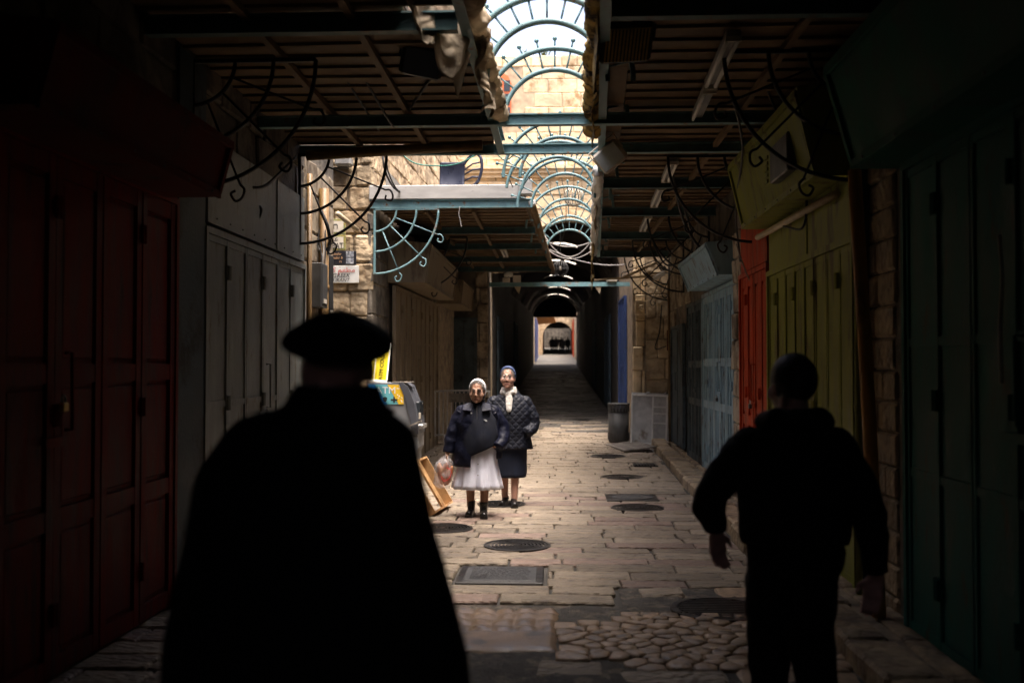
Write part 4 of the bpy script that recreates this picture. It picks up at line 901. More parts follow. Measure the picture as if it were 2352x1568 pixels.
# ------------------------------------------------------------------ tarps
def crumple(q, r, fr):
    q = V(q); f = lambda o, k: noise.noise(q * k + V((o, 3 * o, 0)))
    return V([.30 * f(o, fr) + .42 * (abs(f(o + 2, fr * 1.9)) - .22) + .16 * (abs(f(o + 5, fr * 4.2)) - .2) for o in (0, 9, 17)]) * r * 1.5
def roll(path, r, m, label, amp=.4, fr=6, n=24):
    P = curve(path, 30); b = MB(); b.tube(P, [r * (1 + amp * noise.noise(V((i * .10, fr, 0)))) for i in range(len(P))], n)
    b.v = [tuple(V(q) + crumple(q, r, fr)) for q in b.v]
    return tag(b.build('rolled_tarp', m, None, True), label, 'tarp')
def drape(A, B, drops, m, label, n=44, k=34, fold=.05, name='torn_cloth', drift=(0, 0, 0)):
    A = V(A); B = V(B); nr = (B - A).cross(V((0, 0, 1))).normalized(); vs = []; dr = V(drift)
    for j in range(k + 1):
        for i in range(n + 1):
            s = i / n; q = s * (len(drops) - 1); a = int(min(q, len(drops) - 2)); d = drops[a] + (drops[a + 1] - drops[a]) * (q - a)
            d *= 1 + .16 * noise.noise(V((s * 9, 3, d))); tt = j / k
            vs.append(A.lerp(B, s) + V((0, 0, -d * tt)) + dr * tt + nr * fold * (noise.noise(V((s * 5, tt * 1.5, 4))) + .6 * math.sin(s * 17 + tt * 2) * tt) + (B - A) * .12 * noise.noise(V((s * 3, tt * 4, 8))) * tt + nr * fold * .55 * (abs(noise.noise(V((s * 9 + tt * 3, tt * 5, 1)))) - .2))
    b = MB(); b.add(vs, [(j * (n + 1) + i, j * (n + 1) + i + 1, (j + 1) * (n + 1) + i + 1, (j + 1) * (n + 1) + i) for j in range(k) for i in range(n)])
    o = tag(b.build(name, m, None, True), label, 'cloth'); md = o.modifiers.new('thick', 'SOLIDIFY'); md.thickness = .006; return o
roll([(-.56, 5.8, 4.06), (-.55, 6.6, 4.08), (-.54, 7.3, 4.05), (-.53, 8.2, 4.02), (-.50, 8.95, 3.97)], .075, M['tarp'], 'dirty cream tarp rolled along the left canopy edge', .25)
drape((-.97, 6.36, 4.18), (-.58, 6.72, 4.14), (.12, .24, .36, .34, .50, .56, .64, .36), M['tarp'], 'torn cream cloth hanging in rags from the left canopy', fold=.045)
drape((-.56, 6.95, 4.05), (-.52, 8.15, 4.0), (.05, .22, .34, .38, .30, .34, .2), M['tarp'], 'grimy tarp sheet sagging off the rolled cream tarp', fold=.07, drift=(.02, 0, 0))
roll([(.27, 5.8, 4.12), (.28, 6.6, 4.08), (.30, 7.6, 4.02), (.33, 8.8, 3.98), (.36, 9.5, 3.95)], .075, M['burnttarp'], 'sooty yellow tarp rolled along the right canopy edge', .45)
drape((.27, 6.5, 4.05), (.35, 9.45, 3.97), (.25, .34, .30, .22, .26, .30, .34, .30, .22), M['burnttarp'], 'scorched yellow tarp strip hanging from the right canopy edge', 60, 14, .025)
roll([(.50, 11.4, 3.93), (.56, 13.5, 3.92), (.66, 16.5, 3.93), (.76, 19.6, 3.9)], .06, M['white'], 'long pale roll of tarp along the far right canopy edge', .2)
drape((.54, 13.4, 3.9), (.62, 15.4, 3.9), (.10, .3, .16, .28, .08), M['tarp'], 'pale ripped cloth hanging off the long pale roll', 30, 10, .03)
drape((.66, 17.6, 3.9), (.74, 20.2, 3.88), (.10, .45, .5, .62, .55, .70, .66), M['burnttarp'], 'yellow ripped cloth hanging where the right canopy ends', 30, 14, .04)

# ------------------------------------------------------------------ plastic chair fallen on the awning
t = thing('plastic_chair', 'dark navy plastic chair lying on its side on the awning', 'chair', spot(1042, 431, 14.55)); t.location.z = 4.30
b = MB(); n = 10; vs = []
for j in range(n + 1):
    for i in range(n + 1):
        s, tt = i / n, j / n; x = -.20 + .36 * s; z = .02 + .36 * tt; rr = .06
        if i == 0: z = min(max(z, .02), .36)
        vs.append(V((x, .06 * ((2 * s - 1) ** 2 + (2 * tt - 1) ** 2) * -.6, z)))
b.add(vs, [(j * (n + 1) + i, j * (n + 1) + i + 1, (j + 1) * (n + 1) + i + 1, (j + 1) * (n + 1) + i) for j in range(n) for i in range(n)])
o = b.build('seat', M['navyplastic'], t, True); o.modifiers.new('thick', 'SOLIDIFY').thickness = .012
MB().tube(curve([(.13, 0, .33), (.24, -.03, .46), (.34, -.06, .50), (.41, -.09, .42), (.42, -.10, .25), (.36, -.09, .08), (.27, -.06, .025), (.14, 0, .035)], 6), .024, 8).build('back_frame', M['navyplastic'], t, True)
for z0, z1 in ((.27, .37), (.20, .27), (.11, .15)): MB().tube([(.15, -.005, z0), (.28, -.05, (z0 + z1) / 2 + .03), (.405, -.09, z1)], .014, 6).build('back_slat', M['navyplastic'], t, True)
for x, z in ((-.17, .05), (.12, .05), (-.17, .36), (.12, .36)): MB().tube([(x, .0, z), (x * 1.12, .22, z), (x * 1.2, .42, z)], [.026, .022, .018], 6).build('leg', M['navyplastic'], t, True)
t = thing('grey_board', 'grey board leaning on the upper wall behind the awning', 'board', spot(905, 440, 15.2)); MB().prism([(-.15, 0), (.42, 0), (-.12, .62)], .02).build('sheet', M['grey'], t); MB().box(-.02, 0, -.012, -.001, .0, .4).build('seam', M['darkgrey'], t); t.location.z = 4.11

# ------------------------------------------------------------------ wire ball lanterns
def wireball(p, r, m, label, hang):
    t = thing('wire_lantern', label, 'lantern', p)
    for k in range(9):
        a = PI * k / 9; MB().tube([(r * math.sin(q) * math.cos(a), r * math.sin(q) * math.sin(a), r * math.cos(q)) for q in [2 * PI * i / 24 for i in range(24)]], .009, 5, True).build('rib', m, t, True)
    MB().tube([(r * math.cos(2 * PI * i / 24), r * math.sin(2 * PI * i / 24), 0) for i in range(24)], .006, 5, True).build('hoop', m, t, True)
    MB().tube([(0, 0, r), (0, 0, hang)], .004, 5).build('hanger', M['cable'], t); MB().lathe([(.02, -.04), (.025, .02), (.01, .06)], 8).build('bulb', M['cream'], t, True)
wireball(spot(1318, 452, 16), .155, M['cream'], 'pale wire ball lantern hanging under the iron arches', .45)
wireball(spot(1287, 617, 24), .19, M['black'], 'dark wire ball lantern hanging at the passage mouth', 1.0)

# ------------------------------------------------------------------ cables and ropes
def cable(pts, r, m, label, smooth=8, name='cable'):
    return tag(MB().tube(curve(pts, smooth), r, 6).build(name, m, None, True), label, 'cable')
S = spot
cable([S(912, 346, 13.4), S(953, 375, 13.4), S(1008, 381, 13.4), S(1055, 375, 13.4), S(1111, 346, 13.4)], .009, M['greencable'], 'green cable sagging in front of the navy chair')
cable([S(1135, 346, 12.8), S(1153, 365, 12.8), S(1165, 367, 12.8), S(1185, 352, 12.7)], .008, M['greencable'], 'short green cable end tied to a broken arch')
cable([S(878, 346, 13), S(884, 390, 13), S(900, 425, 13.6), S(916, 441, 14.2)], .014, M['cable'], 'thick black cable dropping behind the awning panel')
cable([S(885, 346, 13.1), S(892, 395, 13.1), S(908, 430, 13.7), S(920, 441, 14.3)], .010, M['cable'], 'thinner black cable dropping behind the awning panel')
cable([S(1056, 475, 14.2), S(1054, 492, 14.2), S(1057, 506, 14.2), S(1060, 522, 14.2)], .006, M['greycable'], 'knotted string dangling from the awning beam', name='string')
cable([S(1175, 380, 13.4), S(1168, 405, 13.4), S(1178, 430, 14)], .007, M['cable'], 'black wire hanging by the white motor box')
for k, (a, c, d, lb) in enumerate((((1240, 545), (1372, 548), .2, 'grey wire'), ((1240, 556), (1375, 562), .35, 'double grey wire'), ((1250, 540), (1368, 538), .5, 'slack grey wire'), ((1262, 573), (1480, 600), .2, 'long grey wire'))):
    cable(sag(S(a[0], a[1], 22.5), S(c[0], c[1], 22.3), d, 8), .012, M['greycable'], lb + (' sagging across the arch top', ' sagging just below the arch top', ' looping deepest across the arch', ' slanting from the arch to the pillar')[k], 2)
for k, (u, v0, v1, w2) in enumerate(((706, 540, 648, 10), (716, 530, 662, 18), (727, 545, 630, 12), (735, 520, 655, 8), (712, 560, 640, 26))):
    cable([S(u, v0, 11.4), S(u - w2, (v0 + v1) / 2, 11.3), S(u + 4, v1, 11.3), S(u + w2 + 4, (v0 + v1) / 2, 11.3), S(u + 12, v0 - 8, 11.4)], .008, M['cable'] if k % 2 else M['greycable'], 'looped wire in the tangle below the meter box', name='cable_loop')['group'] = 'tangled wires on the alley pier'
cable([S(735, 480, 11.3), S(752, 520, 11.3), S(757, 560, 11.4), S(745, 600, 11.4)], .022, M['cable'], 'thick black cable bundle beside the thick drain pipe')
cable([S(505, 380, 8.6), S(540, 420, 8.6), S(600, 430, 8.9), S(640, 400, 9.4), S(680, 360, 10)], .014, M['cable'], 'black cable looping above the grey-green doors')
cable([S(525, 350, 8.6), S(528, 430, 8.6), S(560, 465, 8.8), S(600, 480, 9), S(575, 540, 8.9)], .014, M['cable'], 'black cable end dangling over the sheet cover')
cable([S(480, 440, 8.2), S(484, 505, 8.2)], .010, M['cable'], 'short black cable end by the red hood')
cable([S(780, 80, 7.6), S(860, 220, 8.4), S(905, 290, 9), S(930, 265, 9.2), S(990, 180, 8)], .012, M['cable'], 'black cable slung under the left canopy')
cable([S(720, 40, 7.2), S(800, 190, 8.2), S(870, 300, 9.4)], .010, M['cable'], 'straight black cable under the left canopy')
cable([S(1745, 80, 8), S(1760, 200, 8.6), S(1820, 330, 8.9), S(1850, 420, 8.4), S(1845, 520, 8.4), S(1800, 520, 8.8)], .010, M['cable'], 'black cable trailing over the olive hood')
cable([S(1540, 380, 12), S(1575, 520, 13), S(1640, 600, 13.6), S(1700, 620, 12.6)], .018, M['cable'], 'thick black cable swinging over the pale blue hood')
cable([S(1500, 560, 15), S(1535, 610, 15), S(1590, 570, 14.6), S(1570, 470, 13)], .014, M['cable'], 'black cable looping under the far canopy')
cable([S(1690, 560, 11), S(1720, 640, 11), S(1750, 690, 11), S(1775, 620, 10.6)], .009, M['greycable'], 'grey wire looping over the orange-red board')
cable([S(1730, 560, 10.8), S(1765, 640, 10.6), S(1772, 740, 10.5)], .008, M['cable'], 'black wire trailing past the orange-red door')
cable([S(1800, 520, 9.6), S(1812, 570, 9.3), S(1835, 588, 9.2), S(1842, 575, 9.0)], .025, M['cable'], 'thick black cable stub sagging below the olive hood')
cable([S(1660, 150, 7.6), S(1705, 330, 9), S(1690, 480, 10.4), S(1700, 600, 11.3)], .012, M['cable'], 'long black cable running down beside the olive hood')
cable([S(1520, 700, 20), S(1515, 760, 20), S(1505, 800, 20), S(1530, 795, 20)], .012, M['cable'], 'black cable running down the carved pillar')
cable([S(1290, 410, 15.9), S(1300, 470, 16), S(1295, 540, 16.5), S(1270, 590, 18)], .006, M['cable'], 'thin wire dropping through the iron arches')
cable([S(1412, 335, 10.8), S(1470, 310, 10.6), S(1520, 345, 10.8), S(1580, 330, 10.8)], .006, M['cable'], 'thin wire draped along the second cross beam')
cable([S(2295, 540, 4.6), S(2302, 640, 4.55), S(2297, 760, 4.55), S(2300, 880, 4.5)], .008, M['greycable'], 'pale cord hanging on the dark teal doors', name='cord')

# ------------------------------------------------------------------ people
def fuse(mb, voxel=.008, sm=4, disp=0, ds=.12):
    me = mb.mesh('tmp'); recalc(me); o = bpy.data.objects.new('tmp', me); col.objects.link(o)
    r = o.modifiers.new('r', 'REMESH'); r.mode = 'VOXEL'; r.voxel_size = voxel; r.use_smooth_shade = True
    if sm: q = o.modifiers.new('s', 'SMOOTH'); q.factor = .5; q.iterations = sm
    if disp:
        tx_ = bpy.data.textures.new('folds', 'CLOUDS'); tx_.noise_scale = ds; d = o.modifiers.new('d', 'DISPLACE'); d.texture = tx_; d.strength = disp; d.mid_level = .5; d.texture_coords = 'LOCAL'
    dg = bpy.context.evaluated_depsgraph_get(); m2 = bpy.data.meshes.new_from_object(o.evaluated_get(dg)); bpy.data.objects.remove(o); return m2
def cloth(rings, n=56, a0=None, a1=None, amp=.012, fr=6, sub=5, pleat=0, pk=9, thick=.008, hem=None):
    """rings (cx,cy,z,rx,ry) from top to bottom, smoothed; optional open wedge a0..a1 (degrees); returns MB"""
    P = []
    R5 = [tuple(2 * a - b for a, b in zip(rings[0], rings[1]))] + list(rings) + [tuple(2 * a - b for a, b in zip(rings[-1], rings[-2]))]
    for i in range(1, len(R5) - 2):
        for k in range(sub):
            t = k / sub; P.append(tuple(.5 * (2 * b + (c - a) * t + (2 * a - 5 * b + 4 * c - d) * t * t + (3 * b - a - 3 * c + d) * t ** 3) for a, b, c, d in zip(*R5[i - 1:i + 3])))
    P.append(rings[-1]); lo, hi = (0, 360) if a0 is None else (a1, a0 + 360)
    full = a0 is None; N = n if full else n + 1; vs = []; fs = []; ztop, zb = rings[0][2], rings[-1][2]
    for cx, cy, z, rx, ry in P:
        f = (ztop - z) / max(1e-6, ztop - zb)
        for k in range(N):
            a = RAD(lo + (hi - lo) * k / n); c, s = math.cos(a), math.sin(a); e = 1 + pleat * f * (1.3 * (.5 - abs(math.cos(pk * .5 * a + 1))) + .5 * math.cos(pk * 1.7 * a + 2 * noise.noise(V((a, 0, 1)))))
            p = V((cx + rx * e * c, cy + ry * e * s, z + (hem(c, s) * f * f if hem else 0)))
            w_ = amp * (noise.noise(V((p.x * fr, p.y * fr, p.z * fr * .6))) + .5 * noise.noise(V((p.x * fr * 2.3, p.y * fr * 2.3, p.z * fr * 1.7))) + .9 * (.25 - abs(noise.noise(V((p.x * fr * 1.8 + p.z * 2, p.y * fr * 1.8, p.z * fr * 1.1))))))
            vs.append(p + V((c, s, 0)) * w_)
    m = len(P)
    for i in range(m - 1):
        for k in range(n): fs.append((i * N + k, i * N + (k + 1) % N, (i + 1) * N + (k + 1) % N, (i + 1) * N + k))
    return MB().add(vs, fs)
def sleeve(mb, pts, rs, amp=.012, n=16):
    P = curve(pts, 12); q = []
    for i in range(len(P)):
        f = i / (len(P) - 1) * (len(rs) - 1); a = int(min(f, len(rs) - 2)); q.append(rs[a] + (rs[a + 1] - rs[a]) * (f - a))
    b = MB(); b.tube(P, q, n); b.v = [tuple(V(p) + V((noise.noise(V(p) * 13), noise.noise(V(p) * 13 + V((5, 5, 0))), 1.0 * (.25 - abs(noise.noise(V(p) * 11))))) * amp) for p in b.v]
    b.ball(P[0], q[0], 14, 8); mb.add(b.v, b.f); return mb
def solid(o, t=.008): md = o.modifiers.new('thick', 'SOLIDIFY'); md.thickness = t; return o
def hand(mb, wpos, fwd, palm, thumb, curl=.5, s=1.0):
    f = V(fwd).normalized(); p = (V(palm) - f * V(palm).dot(f)).normalized(); x = V(thumb); x = (x - f * x.dot(f) - p * x.dot(p)).normalized(); w0 = V(wpos)
    for k in range(4):
        mb.limb([w0 + x * (.012 - .008 * k) * s * 1.2, w0 + f * .085 * s + x * (.030 - .020 * k) * s], [.016 * s, .0125 * s], 8)
    for k, L in enumerate((.072, .080, .074, .058)):
        a = w0 + f * .085 * s + x * (.030 - .020 * k) * s; d1 = (f + p * curl * .6).normalized(); d2 = (f + p * curl * 1.8).normalized(); d3 = (f * (1 - curl) + p * curl * 2.4 + f * .05).normalized()
        b = a + d1 * L * .48 * s; c = b + d2 * L * .32 * s; mb.limb([a, b, c, c + d3 * L * .24 * s], [.0092 * s, .0086 * s, .0078 * s, .0066 * s], 8)
    a = w0 + f * .025 * s + x * .022 * s; b = a + (f * .6 + x * .8).normalized() * .042 * s; c = b + (f + x * .15 + p * .3).normalized() * .032 * s
    mb.limb([a, b, c], [.014 * s, .011 * s, .008 * s], 8)
def head(mb, c, yaw=0, tilt=0, s=1.0, jaw=1.0):
    """face looks along -Y before yaw"""
    b = MB(); b.ball((0, .012, .035), (.076, .097, .088), 20, 14); b.ball((0, -.030, -.020), (.066 * jaw, .068, .088), 18, 12); b.ball((0, -.048, -.074), (.052 * jaw, .046, .038), 14, 10)
    for sx in (-1, 1):
        b.ball((sx * .040 * jaw, -.054, -.030), (.034, .038, .036), 12, 8); b.ball((sx * .078, .008, -.005), (.010, .022, .034), 10, 8)
        b.ball((sx * .032, -.087, .034), (.026, .016, .009), 10, 6)
        b.ball((sx * .012, -.103, -.036), (.010, .010, .008), 8, 6)
    b.limb([(0, -.090, .024), (0, -.104, -.004), (0, -.118, -.032)], [.009, .010, .011], 10)
    b.ball((0, -.098, -.064), (.026, .012, .007), 12, 6); b.ball((0, -.097, -.077), (.023, .012, .007), 12, 6); b.ball((0, -.092, -.098), (.022, .015, .016), 10, 6)
    X = Matrix.Translation(V(c)) @ Matrix.Rotation(yaw, 4, 'Z') @ Matrix.Rotation(tilt, 4, 'X') @ Matrix.Scale(s, 4)
    mb.add([X @ V(q) for q in b.v], b.f); return X
def face_bits(t, X, frame_m, lens_m, hairc):
    e = bpy.data.materials['eye_white']; 
    for sx in (-1, 1):
        b = MB(); b.M = X; b.ball((sx * .031, -.088, .010), (.0115, .010, .0062), 12, 8); ey = b.build('eye', e, t, True)
        b = MB(); b.M = X; b.ball((sx * .031, -.0965, .010), (.0062, .003, .0062), 10, 6); b.build('iris', M['ink'], ey, True)
        b = MB(); b.M = X; b.tube([(sx * .014, -.101, .036), (sx * .032, -.104, .043), (sx * .052, -.092, .036)], [.003, .0042, .002], 6); b.build('eyebrow', hairc, t, True)
    g = MB(); g.M = X
    for sx in (-1, 1):
        pts = [(sx * .033 + .027 * math.cos(2 * PI * k / 20), -.113 + .008 * abs(math.cos(2 * PI * k / 20)), .006 + .019 * math.sin(2 * PI * k / 20)) for k in range(20)]
        g.tube(pts, .0026, 6, True); g.tube([(sx * .060, -.107, .012), (sx * .076, -.04, .012), (sx * .078, .01, .008)], .0024, 5)
    g.tube([(-.008, -.114, .010), (0, -.118, .014), (.008, -.114, .010)], .0026, 5); gl = g.build('glasses', frame_m, t, True)
    for sx in (-1, 1):
        b = MB(); b.M = X; b.add([V((sx * .033 + .025 * math.cos(2 * PI * k / 16), -.111, .006 + .0175 * math.sin(2 * PI * k / 16))) for k in range(16)], [tuple(range(16))]); b.build('lens', lens_m, gl)
def bodymats(me, fn, ms):
    me.materials.clear()
    for m in ms: me.materials.append(m)
    for p in me.polygons: p.material_index = fn(p.center); p.use_smooth = True
def scarf(X, rx, ry, rz, cut, drop=0):
    b = MB(); n, m = 32, 22; vs = []; keep = []
    for i in range(m + 1):
        ph = PI * .86 * i / m
        for k in range(n):
            a = 2 * PI * k / n; vs.append(V((rx * math.sin(ph) * math.cos(a), .014 + ry * math.sin(ph) * math.sin(a), .035 + rz * math.cos(ph) - (drop * max(0, (ph - 1.4)) if math.sin(a) > -.2 else 0))))
    for i in range(m):
        for k in range(n):
            f = (i * n + k, (i + 1) * n + k, (i + 1) * n + (k + 1) % n, i * n + (k + 1) % n); c = sum((vs[q] for q in f), V()) / 4
            if not cut(c): keep.append(f)
    b.M = X; b.add(vs, keep); return b
skinA = mat('tan_skin', (.50, .29, .20), .5, .15, 25, .12, 120, c2=(.27, .12, .075), amt=.3, c2s=18); skinB = mat('fair_skin', (.52, .29, .21), .48, .12, 25, .12, 120, c2=(.45, .19, .14), amt=.3, c2s=14)
skinC = mat('ruddy_skin', (.50, .27, .23), .55, .2, 30, .1, 120); mat('eye_white', (.38, .36, .34), .3, .05, 5, 0)
lipA = mat('brown_lips', (.28, .12, .085), .5, .1, 20, 0); lipB = mat('pink_lips', (.40, .17, .13), .5, .1, 20, 0)
stock = mat('tan_stockings', (.30, .16, .105), .6, .12, 20, 0); stockB = mat('pale_stockings', (.40, .22, .16), .6, .12, 20, 0)
navy = mat('navy_parka', (.0035, .005, .018), .6, .2, 9, .5, 22, bdist=.02, spec=.25); fleece = mat('dark_navy_fleece', (.004, .006, .015), .95, .2, 9, .3, 90)
whitec = mat('white_cotton', (.74, .75, .86), .8, .06, 8, .25, 60); navyskirt = mat('navy_skirt', (.006, .011, .028), .8, .2, 9, .3, 60)
veilw = mat('white_veil', (.78, .78, .80), .8, .05, 8, .15, 60); veilb = mat('blue_headscarf', (.035, .055, .13), .8, .15, 9, .2, 60)
greyhair = mat('grey_hair', (.22, .20, .18), .6, .4, 60, .5, 120); darkhair = mat('dark_hair', (.016, .012, .010), .6, .3, 40, .4, 120); shavedhair = mat('shaved_hair', (.12, .07, .06), .8, .3, 60, .2, 150)
leather = mat('black_leather', (.012, .011, .011), .32, .2, 12, .2, 60); knit = mat('white_knit', (.66, .63, .58), .9, .1, 20, .9, 55, bdist=.012, stretch=(1, 1, .5)); steelf = mat('steel_frame', (.5, .48, .45), .3, .1, 5, 0, metal=.9); darkf = mat('dark_frame', (.03, .02, .02), .3, .1, 5, 0)
def glassm(name, c, a): m = mat(name, c, .05, .05, 5, 0, alpha=a, spec=.6); return m
lensA = glassm('tinted_lens', (.10, .06, .04), .25); lensB = glassm('clear_lens', (.5, .5, .52), .05)
quilt = mat('quilted_navy', (.0035, .0055, .014), .6, .2, 9, 0)
N = quilt.node_tree.nodes; L = quilt.node_tree.links; g = N.new('ShaderNodeTexCoord'); hs = []
for sgn in (1, -1):
    mp = N.new('ShaderNodeMapping'); mp.inputs['Rotation'].default_value = (0, sgn * PI / 4, 0); L.new(g.outputs['Object'], mp.inputs['Vector']); wv = N.new('ShaderNodeTexWave'); wv.inputs['Scale'].default_value = 5.2; wv.bands_direction = 'X'; wv.inputs['Distortion'].default_value = .6; L.new(mp.outputs[0], wv.inputs['Vector']); hs.append(wv)
mn = N.new('ShaderNodeMath'); mn.operation = 'MINIMUM'; L.new(hs[0].outputs['Fac'], mn.inputs[0]); L.new(hs[1].outputs['Fac'], mn.inputs[1]); pw = N.new('ShaderNodeMath'); pw.operation = 'POWER'; pw.inputs[1].default_value = .35; L.new(mn.outputs[0], pw.inputs[0])
bp = N.new('ShaderNodeBump'); bp.inputs['Strength'].default_value = .45; bp.inputs['Distance'].default_value = .015; L.new(pw.outputs[0], bp.inputs['Height']); L.new(bp.outputs[0], N['Principled BSDF'].inputs['Normal'])
blackcoat = mat('black_wool', (.007, .007, .008), .95, .3, 12, .3, 120, spec=.15); blackhood = mat('black_jersey', (.008, .008, .009), .9, .3, 9, .35, 40, spec=.2, bdist=.02); blackpants = mat('black_trousers', (.007, .007, .007), .9, .3, 9, .3, 50, spec=.2)

def shoe(t, name, x, y, z, L, w_, m, shaft=0, toe=-1, rz=0, heel=.025):
    b = MB(); b.limb([(0, .5 * L * -toe * .60, w_ * .48 + heel), (0, 0, w_ * .45), (0, toe * L * .38, w_ * .40)], [w_ * .44, w_ * .46, w_ * .46], 12)
    if shaft: b.loft([(0, -toe * L * .22, .03, w_ * .48, w_ * .70), (0, -toe * L * .24, .10, w_ * .50, w_ * .62), (0, -toe * L * .25, shaft, w_ * .56, w_ * .62)], 16)
    b.box(-w_ * .5, w_ * .5, -L * .5, L * .5, 0, .022)
    me = fuse(b, .006, 4); o = obj(name, me, m, t, True); o.location = (x, y, z); o.rotation_euler = (0, 0, rz); return o

# --- nun in front: navy parka, white skirt, bread bag
n1 = thing('person', 'nun in white veil, navy parka and white skirt carrying a bread bag', 'person', (-.88, 11.3, 0))
b = MB(); X = head(b, (0, -.035, 1.40), RAD(-4), RAD(3), 1.05, 1.12)
b.limb([(0, .0, 1.36), (0, .02, 1.20)], [.056, .068], 14)
b.loft([(0, .02, 1.24, .10, .07), (0, .02, 1.16, .16, .10), (0, .01, .95, .17, .13), (0, .01, .72, .19, .14), (0, .01, .60, .16, .12)], 20)
for sx, yo in ((-1, .02), (1, -.09)): b.limb([(sx * .085, .0, .68), (sx * .082, yo * .5, .38), (sx * .080, yo, .09)], [.085, .056, .040], 12)
b.limb([(-.17, .02, 1.16), (-.27, .0, .92), (-.335, -.05, .715)], [.05, .042, .030], 12); hand(b, (-.335, -.05, .72), (-.10, -.1, -1), (1, 0, 0), (0, -1, 0), .9, .95)
b.limb([(.17, .02, 1.16), (.27, .02, .95), (.20, -.10, .80)], [.05, .042, .030], 12)
me = fuse(b, .0062, 2); Xi = X.inverted()
def fnA(c):
    q = Xi @ c
    if q.y < -.088 and abs(q.x) < .022 and -.081 < q.z < -.062: return 1
    return 2 if c.z < .5 else 0
bodymats(me, fnA, [skinA, lipA, stock]); obj('body', me, None, n1, True)
face_bits(n1, X, darkf, lensA, greyhair)
o = scarf(X, .086, .106, .099, lambda c: c.y < -.046 - .2 * (c.z - .035) and c.z < .115 or c.z < -.11).build('hair', greyhair, n1, True)
o = scarf(X, .093, .116, .110, lambda c: c.y < -.030 - .30 * (c.z - .06), .05); o = o.build('veil', veilw, n1, True); solid(o, .006)
o = cloth([(0, .02, .92, .18, .14), (0, .01, .75, .195, .155), (0, .0, .55, .225, .18), (0, .0, .31, .275, .225)], 90, amp=.010, pleat=.13, pk=9).build('skirt', whitec, n1, True); solid(o, .004)
for z in (.48, .60): MB().ball((.02, -.195 if z > .55 else -.21, z), (.007, .004, .007), 8, 6).build('skirt_button', M['grey'], n1)
o = cloth([(0, .01, 1.31, .072, .068), (0, .01, 1.255, .085, .08), (.0, .01, 1.20, .17, .115), (.01, 0, 1.05, .205, .165), (.015, -.01, .88, .225, .195), (.015, -.005, .72, .22, .195)], 64, amp=.012, hem=lambda c, s: .10 * c).build('fleece_pullover', fleece, n1, True); solid(o, .008)
mb = cloth([(0, .025, 1.265, .11, .085), (0, .02, 1.215, .205, .125), (0, .02, 1.10, .238, .165), (0, .015, .92, .252, .19), (-.005, .015, .74, .262, .20), (-.01, .015, .565, .27, .205)], 64, -101, -28, amp=.022, hem=lambda c, s: .09 * max(0, c))
sleeve(mb, [(-.175, .02, 1.165), (-.26, .01, 1.0), (-.305, -.02, .85), (-.335, -.045, .715)], [.088, .082, .072, .060]); sleeve(mb, [(.175, .02, 1.165), (.275, .03, 1.0), (.285, -.03, .87), (.235, -.12, .78)], [.088, .082, .074, .064])
o = mb.build('parka', navy, n1, True); solid(o, .010)
for sx in (-1, 1):
    b = MB(); b.M = Matrix.Translation(V((sx * .085, -.095, 1.235))) @ Matrix.Rotation(RAD(-52), 4, 'X') @ Matrix.Rotation(RAD(sx * 12), 4, 'Y')
    b.prism([(sx * -.035, .07), (sx * .055, .055), (sx * .085, -.035), (sx * -.01, -.075)], .012); b.build('collar', navy, n1)
MB().ball((-.06, -.158, 1.165), .010, 8, 6).build('snap_button', M['steel'], n1)
MB().tube([(.0, -.092, 1.25), (.002, -.135, 1.17), (.006, -.175, 1.03), (.01, -.205, .90), (.008, -.208, .78)], .0045, 6).build('zip', M['darkgrey'], n1)
b = MB(); b.M = Matrix.Translation(V((.098, -.158, 1.085))) @ Matrix.Rotation(RAD(25), 4, 'Z'); b.prism([(-.022, .010), (0, .012), (.018, .004), (.024, -.012), (.004, -.012), (-.004, .0)], .006); b.build('chest_emblem', M['swhite'], n1)
shoe(n1, 'ankle_boot', -.080, -.035, 0, .24, .088, leather, .17, -1, RAD(-6)); shoe(n1, 'ankle_boot', .080, -.148, 0, .24, .088, leather, .17, -1, RAD(5))
# bread bag
bg_ = thing('bread_bag', 'thin clear plastic bag of bread loaves held by the nun', 'bag', (-.88 - .365, 11.22, .31))
plast = mat('clear_film', (.80, .76, .78), .18, .05, 8, .6, 14, alpha=.30, spec=.7, bdist=.03); bread = mat('bread_crust', (.46, .17, .07), .6, .25, 16, .4, 50, c2=(.56, .30, .15), amt=.45, c2s=12)
o = cloth([(.03, .02, .395, .018, .018), (.02, .01, .36, .045, .035), (.0, .0, .30, .088, .065), (-.01, 0, .18, .112, .085), (-.01, 0, .07, .105, .080), (-.005, 0, .005, .06, .045)], 48, amp=.022, fr=16).build('film', plast, bg_, True)
for k, (x, z, rr, l) in enumerate(((-.045, .17, .040, .125), (.012, .16, .042, .13), (.055, .155, .036, .115), (-.01, .20, .036, .12))):
    MB().ball((x, U(-.02, .02), z), (rr, rr * .95, l), 14, 10, Matrix.Rotation(RAD((-10, 4, 14, 24)[k]), 3, 'Y')).build('bread_loaf', bread, bg_, True)
redp = mat('red_print', (.6, .05, .04), .5, .1, 10, 0)
MB().tube(curve([(.03, -.094, .25), (.08, -.072, .21), (.06, -.085, .13), (.0, -.098, .10), (-.03, -.097, .15)], 8), .005, 5).build('printed_line', redp, bg_)

